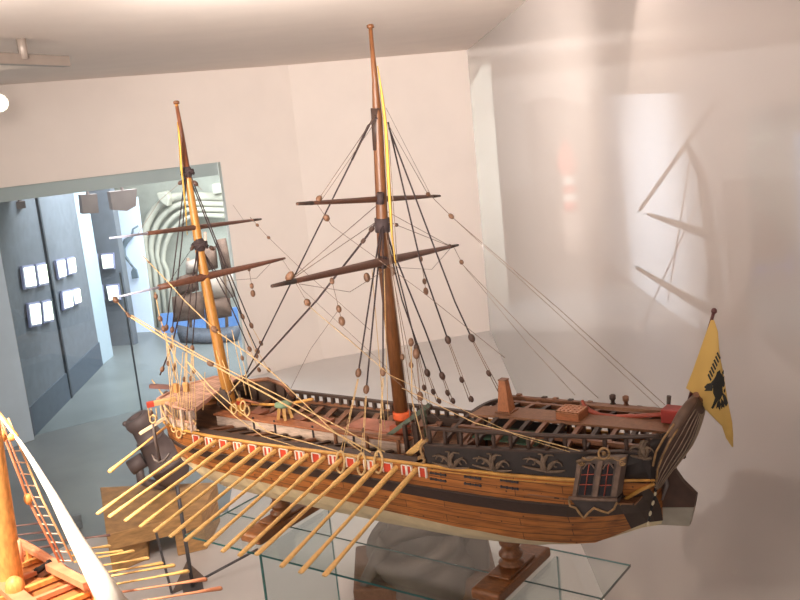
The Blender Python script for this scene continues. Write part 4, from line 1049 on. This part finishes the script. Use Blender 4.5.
# main yard lifts, topsail lifts
for (a, b) in (((288, 276, None), (376, 222)), ((291, 275, None), (377, 205))):
    rope('lift', [vlerp(MYL, MYR, .05), at(b[0], b[1], YM - .01)], T2 * .8, ROPEG)
rope('lift', [vlerp(MYL, MYR, .94), at(389, 222, YM)], T2 * .8, ROPEG, ((.02, .009), (.9, .007)), BLOCKD)
rope('lift', [vlerp(MYL, MYR, .94), at(388, 212, YM)], T2 * .8, ROPEG)
mb = MB(); mb.ball(vlerp(MYL, MYR, .065) + V((0, 0, .010)), .007, 8, ax=(1, 0, 1), ln=1.6); mb.build('yard_block', BLOCK, SHIP)
rope('lift', [vlerp(MTL, MTR, .10), at(378, 112, YM)], T2 * .8, ROPEG, ((.04, .009),))
rope('lift', [vlerp(MTL, MTR, .12), at(378, 118, YM)], T2 * .6, ROPEG)
rope('lift', [vlerp(MTL, MTR, .90), at(388, 124, YM)], T2 * .8, ROPEG, ((.03, .009),))
rope('lift', [vlerp(MTL, MTR, .92), at(386, 108, YM)], T2 * .6, ROPEG)
# foot ropes
rope('foot_rope', [vlerp(MYL, MYR, .06), vlerp(MYL, MYR, .30) - V((0, 0, .045)), vlerp(MYL, MYR, .48) - V((0, 0, .02))], T2 * .7, ROPEG)
rope('foot_rope', [vlerp(MYL, MYR, .95), vlerp(MYL, MYR, .78) - V((0, 0, .045)), vlerp(MYL, MYR, .56) - V((0, 0, .02))], T2 * .7, ROPEG)
rope('foot_rope', [vlerp(FYL, FYR, .92), vlerp(FYL, FYR, .80) - V((0, 0, .035)), vlerp(FYL, FYR, .58) - V((0, 0, .02))], T2 * .7, ROPEG)
# hanging tackles under the yards
for (p, q) in (((332, 281), (342, 322)), ((421, 259), (426, 292)), ((366, 273), (367, 278)), ((391, 266), (392, 272)), ((249, 269), (253, 294))):
    yy = {332: 1.36, 421: 1.86, 366: 1.55, 391: 1.64, 249: 1.76}[p[0]]
    rope('hanging_tackle', [(p[0], p[1], yy), (q[0], q[1], yy)], T2 * .7, ROPEG, ((.0, .007), (.68, .008), (.98, .010)) if q[1] - p[1] > 12 else ((.9, .011),))
rope('tackle_tail', [(337, 312, 1.36), (310, 350, 1.45), (285, 400, 1.55)], T2 * .6, ROPEG)
# braces running aft to the stern
rope('brace', [vlerp(MTL, MTR, .92), at(452, 217, 1.9), at(560, 310, 1.86), at(665, 405, 1.78)], T2 * .8, ROPEG, ((.10, .009),))
rope('brace', [at(452, 217, 1.9), at(556, 312, 1.84), at(662, 410, 1.76)], T2 * .6, ROPEG)
rope('brace', [vlerp(MYL, MYR, .96), at(463, 265, 2.0), at(530, 335, 1.88), at(598, 398, 1.76)], T2 * .8, ROPEG, ((.13, .009),))
rope('brace', [at(463, 265, 2.0), at(527, 343, 1.88), at(575, 395, 1.76)], T2 * .6, ROPEG)
rope('brace', [vlerp(MTL, MTR, .1), at(332, 226, 1.42), at(420, 290, 1.5), at(505, 358, 1.58)], T2 * .7, ROPEG, ((.12, .010),))
rope('brace', [vlerp(MYL, MYR, .08), at(310, 307, 1.28), at(350, 340, 1.36), at(440, 420, 1.5)], T2 * .7, ROPEG, ((.17, .010),))
rope('brace', [at(310, 307, 1.28), at(390, 375, 1.4), at(520, 437, 1.49), at(570, 452, 1.48)], T2 * .7, ROPET)
rope('brace', [at(402, 388, 1.5), at(475, 423, 1.48), at(580, 451, 1.478)], T2, ROPET)
rope('brace', [vlerp(FTL, FTR, .92), at(250, 217, 1.9), at(268, 237, 1.86), at(297, 265, 1.8), at(370, 330, 1.68)], T2 * .7, ROPEG, ((.09, .007), (.20, .007)))
rope('brace', [vlerp(FYL, FYR, .98), at(303, 290, 1.84), at(395, 375, 1.66)], T2 * .6, ROPEG)
rope('brace', [at(233, 205, 1.8), vlerp(FTL, FTR, .86)], T2 * .5, ROPEG)
# fore mast shrouds, starboard
for (a, b, c, d_2) in (((190, 174), (222, 255), (252, 327), (262, 345)), ((189, 176), (218, 250), (243, 318), (258, 360)), ((201, 248), (228, 300), (250, 350), (260, 372)), ((202, 250), (232, 296), (258, 352), (270, 372))):
    q = [(p[0], p[1], lerp(YM + .01, YS, (p[1] - a[1]) / (d_2[1] - a[1]))) for p in (a, b, c, d_2)]
    rope('shroud', q[:3], .0024, ROPED, ((.99, .009),), BLOCK); rope('lanyard', q[2:], T2, ROPET, ((.9, .008),), BLOCK)
# fore mast shrouds, port
for (a, b, c, d_2) in (((185, 176), (178, 235), (166, 330), (174, 420)), ((186, 178), (182, 240), (172, 332), (182, 422)), ((197, 250), (190, 300), (186, 350), (183, 428)), ((198, 252), (196, 300), (192, 350), (190, 426))):
    q = [(p[0], p[1], lerp(YM - .01, YP, (p[1] - a[1]) / (d_2[1] - a[1]))) for p in (a, b, c, d_2)]
    rope('shroud', q[:3], .0024, ROPED, ((.985, .009),), BLOCK); 
    for o_ in (-1.4, 1.4): rope('lanyard', [(q[2][0] + o_ * .3, q[2][1] + 3, q[2][2]), (q[3][0] + o_, q[3][1], q[3][2])], .0017, ROPET, ((.35, .007),) if o_ < 0 else (), BLOCK)
rope('fore_stay', [(186, 178, YM), (160, 200, YM - .01), (137, 235, 1.40)], T2 * .6, ROPEG, ((.06, .009),), BLOCKD)
rope('lift', [(190, 178, YM), (202, 190, YM + .02)], T2 * .7, ROPEG, ((.45, .009),), BLOCKD)
rope('lift', [(202, 240, YM), (213, 249, YM + .03)], T2 * .7, ROPED, ((.9, .009),), BLOCKD)
rope('lift', [(198, 240, YM), (188, 254, YM - .04), vlerp(FYL, FYR, .28)], T2 * .7, ROPED, ((.2, .008),), BLOCKD)
rope('main_fore_stay', [(198, 250, YM - .01), (193, 275, YM - .03), (183, 300, YM - .04), (172, 345, YM - .06), (160, 375, YM - .08)], .003, ROPED, ((.75, .009), (.95, .009)), BLOCK)
rope('sheet_tackle', [(155, 292, 1.52), (160, 318, 1.51), (164, 330, 1.5), (176, 380, 1.49)], .0022, ROPET, ((.05, .008), (.30, .009), (.43, .009)), BLOCK)
rope('sheet_tackle', [(160, 330, 1.5), (178, 362, 1.49), (196, 380, 1.49)], .0018, ROPET)
# long doubled tan sheets from the fore yard arm to the waist
rope('long_sheet', [(129, 316, 1.375), (165, 339, 1.40), (200, 358, 1.43), (270, 396, 1.46), (330, 430, 1.475), (378, 456, 1.478)], .0030, ROPET, ((.0, .006), (.33, .010), (.98, .006)))
rope('long_sheet', [(131, 315, 1.372), (168, 337, 1.40), (203, 357, 1.43), (274, 393, 1.46), (334, 424, 1.475), (385, 452, 1.478)], .0020, ROPET)
rope('long_sheet', [(188, 362, 1.46), (212, 388, 1.46), (240, 412, 1.462), (268, 432, 1.466), (320, 446, 1.47), (360, 458, 1.474)], .0020, ROPET)
rope('long_sheet', [(186, 360, 1.46), (208, 390, 1.46), (235, 416, 1.462), (262, 436, 1.466), (300, 448, 1.47)], .0016, ROPET)
rope('tack_rope', [(143, 256, 1.45), (170, 284, 1.46), (184, 300, 1.46), (215, 330, 1.465), (250, 355, 1.47), (274, 374, 1.475), (331, 429, 1.48), (362, 452, 1.482)], .0020, ROPET, ((.03, .004), (.36, .011)), BLOCK)
rope('tack_rope', [(114, 298, 1.372), (129, 316, 1.375)], .0014, ROPET, ((.1, .010), (.9, .006)), BLOCK)
for k, (a, b) in enumerate((((176, 345), (168, 424)), ((183, 352), (176, 430)), ((187, 345), (187, 432)), ((193, 350), (196, 420)), ((205, 372), (203, 410)), ((216, 350), (232, 408)), ((222, 360), (240, 400)), ((232, 330), (246, 395)), ((226, 335), (230, 380)), ((238, 340), (252, 400)))):
    rope('running_line', [(a[0], a[1], 1.50 if k < 5 else 1.56), (b[0], b[1], 1.485 if k < 5 else 1.55)], .0016, ROPET, ((.3, .007),) if k % 3 == 0 else ())
mb = MB(); mb.tube([at(152, 380, 1.60), at(164, 396, 1.56), at(172, 402, 1.53)], .002, 6); mb.build('lashing', ROPET, SHIP)
for (px, py, y) in ((176, 388, 1.5), (186, 387, 1.5)):
    p = at(px, py, y); mb = MB(); mb.box((p.x - .007, p.y - .005, p.z - .012), (p.x + .007, p.y + .005, p.z + .012)); mb.build('lanyard_block', mat('tan deadeye', (190, 136, 82), .5), SHIP, bevel=.002)
# ------------------------------------------------------------------ cannon on its block and other floor things
def vplane(px, py, p):
    """point on the upright plane through p that faces the camera"""
    n = flat(V(p) - EYE).normalized(); return onplane(px, py, p, n)
B0 = atz(113, 574, PZ + .001); B1 = atz(207, 550, PZ + .001)
zt_ = vplane(109, 534, B0).z
B2 = atz(217, 482, zt_); B3 = atz(100, 487, zt_)
T0 = V((B0.x, B0.y, zt_)); T1_ = V((B1.x, B1.y, zt_))
blk = thing('cannon_block', 'notched brown wooden block on the pale floor carrying the iron cannon', 'wooden block', (B0 + B1) / 2)
low = [flat(p) for p in (T0, T1_, B2, B3)]
def slab(P, z0, z1): 
    mb = MB(); mb.hexa([p + V((0, 0, z0)) for p in P] + [p + V((0, 0, z1)) for p in P]); return mb
hh = zt_ - PZ
slab(low, zt_ - hh * .42, zt_).build('top_slab', BLKW, blk, bevel=.006)
q = lambda u, w: vlerp(vlerp(low[0], low[1], u), vlerp(low[3], low[2], u), w)
slab([q(0, .0), q(.38, .12), q(.38, .8), q(0, .9)], PZ, zt_ - hh * .421).build('left_support', BLKW, blk, bevel=.006)
slab([q(.68, .03), q(1, .03), q(1, .9), q(.68, .9)], PZ, zt_ - hh * .421).build('right_support', BLKW, blk, bevel=.006)
# barrel
bb = atz(172, 470, zt_ + .12)
fwd = flat(bb - EYE).normalized(); rgt = V((fwd.y, -fwd.x, 0))
dep = (bb - EYE).dot(V((RX.z, RY.z, RZ.z))); pxs = dep / F
mz = onplane(135, 416, bb, fwd)
ax = (mz - bb); Lb = ax.length; ax.normalize()
can = thing('cannon', 'weathered dark iron cannon barrel tilted up to the left on the notched wooden block', 'cannon', bb - V((0, 0, .07)))
R0 = 18.5 * pxs
mb = MB(); mb.lathe(bb - ax * R0 * .7, ax, [(0, R0 * .3), (R0 * .12, R0 * .7), (R0 * .5, R0 * .98), (Lb * .30, R0 * 1.0), (Lb * .31, R0 * 1.06), (Lb * .36, R0 * 1.06), (Lb * .37, R0 * .98), (Lb * .75, R0 * .74), (Lb * .76, R0 * .79), (Lb * .80, R0 * .79), (Lb * .81, R0 * .70), (Lb * 1.0, R0 * .62), (Lb * 1.02, R0 * .68), (Lb * 1.09, R0 * .74), (Lb * 1.15, R0 * .72), (Lb * 1.18, R0 * .62), (Lb * 1.18, R0 * .40), (Lb * .9, R0 * .38), (Lb * .9, .001)], 28)
mb.build('barrel', CANNON, can)
tpos = bb + ax * Lb * .42
sd_ = ax.cross(fwd).normalized()
if sd_.dot(rgt) > 0: sd_ = -sd_
mb = MB(); mb.tube([tpos + sd_ * R0 * .8 - V((0, 0, R0 * .2)), tpos + sd_ * R0 * 1.65 - V((0, 0, R0 * .2))], R0 * .42, 16); mb.build('trunnion', CANNON, can)
mb = MB(); p0 = tpos + sd_ * R0 * 1.15 - V((0, 0, R0 * .4)); mb.tube([p0, p0 - V((0, 0, R0 * .8)), p0 - V((0, 0, R0 * 1.15)) - sd_ * R0 * .35, bb - V((0, 0, R0 * .75)) + sd_ * R0 * .4], R0 * .24, 10); mb.build('carrying_band', CANNON, can)
mb = MB(); p0 = mz + sd_ * R0 * .75; mb.ball(p0 - ax * Lb * .02 - sd_ * R0 * .1, R0 * .14, 8); mb.build('muzzle_lug', CANNON, can)
# steel post with brace
f0 = atz(193, 588, PZ + .0005); tpp = vplane(177, 486, f0)
pst = thing('steel_post', 'dark steel post with leaning bar, brace and triangular foot, before the wooden block', 'post', f0)
mb = MB(); a = flat(fwd); mb.hexa([f0 + rgt * sx * .05 + fwd * sy * .05 + V((0, 0, sz)) for sz in (0, .008) for sx, sy in ((-1, -1), (1, -1), (1, 1), (-1, 1))]); mb.build('foot_plate', STEEL, pst)
mb = MB(); mb.tube([f0 + V((0, 0, .008)), tpp], .010, 10); mb.build('pole', STEEL, pst)
tb = vplane(258, 549, f0); mb = MB(); mb.tube([f0 + V((0, 0, .02)), tb], .007, 8); mb.build('brace', STEEL, pst)
mb = MB(); P = [vplane(*p, f0 + fwd * .05) for p in ((157, 533), (160, 534), (176, 575), (205, 577), (174, 590))]
g1_ = atz(172, 594, PZ + .001); g2_ = atz(207, 580, PZ + .001); g3_ = vplane(156, 532, g1_)
pan = MB(); pan.plate([g1_, g2_, atz(187, 562, PZ + .001)], (0, 0, .006)); 
pan.build('triangular_foot', mat('brown steel', (112, 98, 90), .5), pst)
mb = MB(); mb.beam(g1_ + V((0, 0, .006)), g3_, .012, .012); mb.build('leaning_bar', STEEL, pst)
# small grey socket box on the floor
sb = atz(77, 528, FLOOR); pl3 = MB(); d1 = flat(sb - EYE).normalized(); d2 = V((d1.y, -d1.x, 0))
pl3.hexa([sb + d2 * sx * .035 + d1 * sy * .02 + V((0, 0, sz)) for sz in (0.0, .085) for sx, sy in ((-1, -1), (1, -1), (1, 1), (-1, 1))])
o_ = pl3.build('floor_socket', mat('socket grey', (126, 132, 136), .5), None, bevel=.006); tag(o_, 'small square grey socket box on the dark floor near the small galley', 'socket')
sbk = atz(95, 545, PZ); d1 = flat(sbk - EYE).normalized(); d2 = V((d1.y, -d1.x, 0))

# mortar behind the glass shelf, under the large ship
K = atz(430, 612, PZ + .001)
e3 = flat(K - EYE).normalized(); e1 = V((e3.y, -e3.x, 0)); e2 = V((0, 0, 1))
s_ = (K - EYE).dot(V((RX.z, RY.z, RZ.z))) / F
def mk(px, py, d=0):
    """point on the upright plane through the mortar, d behind it"""
    return onplane(px, py, K + e3 * d, e3)
mo = thing('mortar', 'bulky grey brown mortar with thick handles on a dark wooden bed under the large ship', 'mortar', K)
zb = 10
mb = MB(); a = mk(350, 588, -.05); b = mk(384, 592, -.05); 
mb.plate([mk(350, 589, -.1), mk(384, 589, -.1), mk(500, 606, -.1), mk(500, 660, -.1), mk(350, 660, -.1)], e3 * .5) if False else None
w0 = flat(mk(354, 600, -.05)); w1 = flat(mk(500, 600, -.05)); zb0 = PZ + .001; zb1 = mk(362, 590, -.05).z
mb = MB(); mb.hexa([w0 + V((0, 0, zb0)), w1 + V((0, 0, zb0)), w1 + e3 * .45 + V((0, 0, zb0)), w0 + e3 * .45 + V((0, 0, zb0)), w0 + V((0, 0, zb1)), w1 + V((0, 0, zb1)), w1 + e3 * .45 + V((0, 0, zb1)), w0 + e3 * .45 + V((0, 0, zb1))]); mb.build('wooden_bed', mat('dark bed wood', (104, 74, 54), .6, .3, 10, (2, 8, 8)), mo, bevel=.01)
c_ = mk(428, 566, .12); r_ = 52 * s_
mb = MB(); axm = (e3 * -.25 + e1 * -.25 + e2 * .9).normalized()
mb.lathe(c_ - axm * r_ * .75, axm, [(0, r_ * .4), (r_ * .15, r_ * .8), (r_ * .5, r_ * .98), (r_ * .9, r_ * 1.0), (r_ * 1.05, r_ * .92), (r_ * 1.35, r_ * .9), (r_ * 1.4, r_ * .98), (r_ * 1.6, r_ * .98), (r_ * 1.62, r_ * .7), (r_ * 1.0, r_ * .6), (r_ * 1.0, .001)], 28); mb.build('barrel', CANNON2, mo)
mb = MB(); mb.tube([mk(*p, .0) for p in ((366, 592), (366, 580), (373, 568), (381, 552), (386, 538))], [6 * s_, 6 * s_, 7 * s_, 8 * s_, 8 * s_], 10); mb.build('handle', CANNON2, mo)
mb = MB(); mb.tube([mk(*p, .0) for p in ((384, 540), (400, 533), (425, 528), (455, 529))], [9 * s_, 9 * s_, 8 * s_, 8 * s_], 10); mb.build('handle', CANNON2, mo)
mb = MB(); mb.ball(mk(398, 528, .02), 11 * s_, 12); mb.build('knob', CANNON2, mo)
mb = MB(); mb.plate([mk(*p, .02) for p in ((462, 600), (460, 548), (466, 536), (478, 532), (487, 538), (490, 552), (490, 600))], e3 * .1); mb.build('cheek', CANNON2, mo, bevel=.02)

# ------------------------------------------------------------------ the small galley at the lower left
O2 = atz(60, 572, 0)
gA, gB = atz(20, 541, 0), atz(96, 594, 0)
w2 = (gA - gB).normalized(); u2 = V((w2.y, -w2.x, 0))
if u2.dot(V((1, 0, 0))) < 0: u2 = -u2
GAL = thing('galley_model', 'small brightly lit wooden galley model with white furled sail at the lower left corner', 'model ship', O2 - V((0, 0, .12)) - u2 * .12)
g0, g1 = gA + w2 * .25, gB - w2 * .30
def gp(t, v, z): return vlerp(g0, g1, t) - u2 * v + V((0, 0, z))
mb = MB(); rows = []
for i in range(11):
    t = i / 10; wd = .24 * (1 - .85 * (abs(2 * t - 1)) ** 3)
    o = (.24 - wd) / 2
    rows.append([gp(t, o, 0.004), gp(t, o + .01, -.05), gp(t, .10, -.115), gp(t, .14, -.115), gp(t, o + wd - .01, -.05), gp(t, o + wd, .004)])
mb.grid(rows); mb.build('hull', S2W, GAL, solid=.006)
mb = MB(); mb.grid([[q[0] - V((0, 0, .012)), q[5] - V((0, 0, .012))] for q in rows], 0, False); mb.build('deck', mat('galley deck', (196, 122, 70), .6, .3, 20), GAL, solid=.004)
for e_ in (0, 5):
    mb = MB(); mb.tube([q[e_] + V((0, 0, .008)) for q in rows], .007, 8); mb.build('gunwale', S2R, GAL)
for i in range(13):
    t = .06 + .07 * i; mb = MB(); mb.beam(gp(t, .01, .004), gp(t, .20, .008), .012, .010); mb.build('rowing_bench', S2W if i % 2 else S2R, GAL)
mb = MB(); mb.beam(gp(.03, .135, .018), gp(.97, .135, .018), .035, .016); mb.build('gangway', S2R, GAL)
# rail rising from the mast to the gunwale
mb = MB(); mb.beam(at(22, 546, 1.22), at(58, 566, 1.20), .010, .012); rl = mb.build('deck_rail', S2R, GAL)
for px, py in ((28, 550), (39, 556), (50, 561)):
    mb = MB(); mb.beam(at(px, py, 1.215), at(px + 2, py + 14, 1.215), .009, .009); mb.build('rail_post', S2W, rl)
mb = MB(); mb.beam(at(50, 566, 1.17), at(88, 585, 1.14), .022, .016); mb.build('side_plank', S2R, GAL)
# small cannon
a, b = at(29, 577, 1.16), at(50, 562, 1.18); axc = (b - a).normalized()
mb = MB(); mb.lathe(a, axc, [(-.008, .002), (-.004, .005), (0, .0095), (.03, .0085), (.034, .0095), (.038, .0075), ((b - a).length * .9, .006), ((b - a).length * .95, .008), ((b - a).length, .007)], 12); cn = mb.build('deck_gun', BLACK, GAL)
mb = MB(); p = (a + b) / 2 - V((0, 0, .016)); mb.beam(p - axc * .03, p + axc * .025, .018, .012); mb.build('gun_carriage', mat('brown gun carriage', (92, 56, 40), .6), cn)
# mast, halyard, ladder, yard with furled sail
mb = MB(); mb.tube([at(15, 618, 1.10), at(10, 580, 1.10), at(-1, 500, 1.10), at(-9, 440, 1.10), at(-25, 330, 1.1)], [.032, .031, .028, .025, .018], 16); m2 = mb.build('mast', S2W, GAL)
mb = MB(); mb.ball(at(15, 588, 1.065), .022, 10, ln=1.3); mb.build('mast_bulge', S2W, m2)
mb = MB(); mb.tube([at(19, 540, 1.07), at(23, 562, 1.07)], .004, 8); mb.build('mast_cleat', S2R, m2)
l0 = [at(-2, 420, 1.16), at(28, 499, 1.17), at(60, 562, 1.18)]; l1 = [at(8, 418, 1.19), at(42, 499, 1.19), at(73, 561, 1.19)]
lad = MB(); lad.tube(l0, .0036, 6); lad = lad.build('rope_ladder', S2R, GAL)
mb = MB(); mb.tube([at(1, 420, 1.162), at(33, 499, 1.172), at(64, 562, 1.182)], .0022, 6); mb.build('ladder_rope', S2R, lad)
mb = MB(); mb.tube(l1, .0028, 6); mb.build('ladder_rope', mat('orange ladder rope', (226, 168, 120), .7), lad)
def lp(L, t): return vlerp(L[0], L[1], t * 2) if t < .5 else vlerp(L[1], L[2], t * 2 - 1)
for i in range(14):
    t = .05 + i * .072; mb = MB(); mb.tube([lp(l0, t), lp(l1, t) - V((0, 0, .004))], .0017, 5); mb.build('rung', mat('white rung', (238, 214, 190), .7), lad)
for (px, py, y) in ((3, 436, 1.16), (28, 499, 1.165)):
    mb = MB(); mb.ball(at(px, py, y), .010, 8, ln=1.4); mb.build('block', S2W, lad)
ys = [(-14, 398), (8, 426), (20, 442), (33, 462), (52, 494), (73, 534), (98, 578), (121, 618)]
mb = MB(); mb.tube([at(*p, 1.12) for p in ys], [.003, .0035, .0042, .0058, .0092, .0150, .0235, .032], 12); sl = mb.build('furled_sail', S2S, GAL)
mb = MB(); mb.tube([at(-14, 396, 1.115), at(18, 436, 1.115)], .0028, 6); mb.build('yard_tip', S2W, sl)
mb = MB(); mb.ball(at(12, 437, 1.115), .009, 8); mb.build('block', S2W, sl)
# oars
for (a, b) in (((66, 551), (110, 546)), ((70, 556), (123, 551)), ((74, 562), (134, 551)), ((80, 569), (149, 558)), ((84, 576), (163, 563)), ((88, 580), (175, 565)), ((94, 588), (189, 571)), ((102, 595), (207, 579)), ((112, 606), (222, 588))):
    A, B = atz(*a, .0), atz(*b, -.035)
    mb = MB(); mb.tube([A, vlerp(A, B, .6), vlerp(A, B, .75), vlerp(A, B, .98), B], [.0045, .004, .005, .0085, .006], 8, 0, True, .5); mb.build('oar', OAR if b[0] < 190 else S2R, GAL)
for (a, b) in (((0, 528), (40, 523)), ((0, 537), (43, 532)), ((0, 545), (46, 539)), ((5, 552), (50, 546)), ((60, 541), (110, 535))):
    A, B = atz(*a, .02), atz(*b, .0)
    mb = MB(); mb.tube([A, vlerp(A, B, .7), B], [.004, .004, .0065], 8, 0, True, .5); mb.build('oar', S2D, GAL)  # same oars in a darker tone, painted as out of the light
# plinth under the galley
mb = MB(); pc = [gp(.25, .06, 0), gp(.75, .06, 0), gp(.75, .18, 0), gp(.25, .18, 0)]
mb.hexa([V((p.x, p.y, PZ)) for p in pc] + [V((p.x, p.y, -.119)) for p in pc])
tag(mb.build('display_plinth', WARMW), 'white display plinth carrying the small galley, cut by the lower left corner', 'plinth')
#LIGHTS
def area(name, loc, to, size, power, col=(1, 1, 1), sy=None):
    l = bpy.data.lights.new(name, 'AREA'); l.energy = power; l.color = col; l.size = size
    if sy: l.shape = 'RECTANGLE'; l.size_y = sy
    o = bpy.data.objects.new(name, l); COL.objects.link(o); o.location = loc
    o.rotation_euler = (V(to) - V(loc)).to_track_quat('-Z', 'Y').to_euler(); return o
def spot(name, loc, to, power, ang, blend=.4, col=(1, 1, 1), rad=.03):
    l = bpy.data.lights.new(name, 'SPOT'); l.energy = power; l.color = col; l.spot_size = math.radians(ang); l.spot_blend = blend; l.shadow_soft_size = rad
    o = bpy.data.objects.new(name, l); COL.objects.link(o); o.location = loc
    o.rotation_euler = (V(to) - V(loc)).to_track_quat('-Z', 'Y').to_euler(); return o
WARM = (1, .86, .72); COOL = (.78, .9, 1)
area('gallery_fill', (.6, -1.0, 1.3), (-2.6, 4.2, .3), 2.0, 18, WARM)  # unseen fill added behind the camera to brighten the walls
area('gallery_fill_left', (-3.4, -.9, 1.3), (-4.6, 4.2, .3), 2.0, 62, WARM)  # second added fill, out of view on the left
cf = area('ceiling_fill', (-.4, -.9, .95), (-2.6, 4.2, 1.66), 1.0, 22, (1, .9, .82), .5); cf.data.spread = math.radians(50)
for nm, a, b, e in (('back_wall_wash', (-2.0, 1.9, 1.36), (-4.2, 7.2, .4), 53), ('left_wall_wash', (-2.2, 1.25, 1.36), (-5.9, 5.4, .3), 30)):
    l = area(nm, a, b, .5, e, (1, .93, .87)); l.data.spread = math.radians(96)
spot('bow_spot', (-2.2, .7, 1.40), (-1.68, 1.40, .2), 64, 44, .9, (1, .87, .68), .03)
spot('front_fill_spot', (-2.5, .2, 1.05), (-1.80, 1.46, .20), 95, 30, .9, (1, .84, .6), .03)  # extra unseen spot added to brighten the bow side and oars
sp = onplane(640, -150, CN, nR); sp = V((sp.x, sp.y, 1.42)) - nRo * .30
spot('right_spot', sp, sp + V((0, 0, -.80)) + dR * .60 + nRo * .12, 6, 146, .12, (1, .88, .80), .03)
spot('galley_spot', (-1.75, .55, 1.1), (-1.95, 1.15, .0), 150, 44, .5, (1, .9, .74), .03)
area('corridor_light', (-7.2, 6.2, 1.25), (-7.6, 6.2, -1.3), 1.6, 135, (.97, .98, 1))
area('passage_light', (-5.9, 7.4, 1.0), (-7.6, 8.6, -.2), 1.0, 80, (1, .99, .97))
bl = beyond(655, 200, 1.9) - nRo * 1.7 + dR * .2
area('reflection_fill', (bl.x, bl.y, .5), beyond(640, 220, 1.9), 2.0, 40, (.93, .97, 1)).data.spread = math.radians(120)  # unseen lamp added to brighten the reflection stand-ins behind the right wall
w = bpy.data.worlds.new('world'); SC.world = w; w.use_nodes = True
w.node_tree.nodes['Background'].inputs[0].default_value = (.95, .9, .86, 1); w.node_tree.nodes['Background'].inputs[1].default_value = .28
SC.view_settings.view_transform = 'Standard'; SC.view_settings.look = 'None'
SC.view_settings.exposure = 0.12
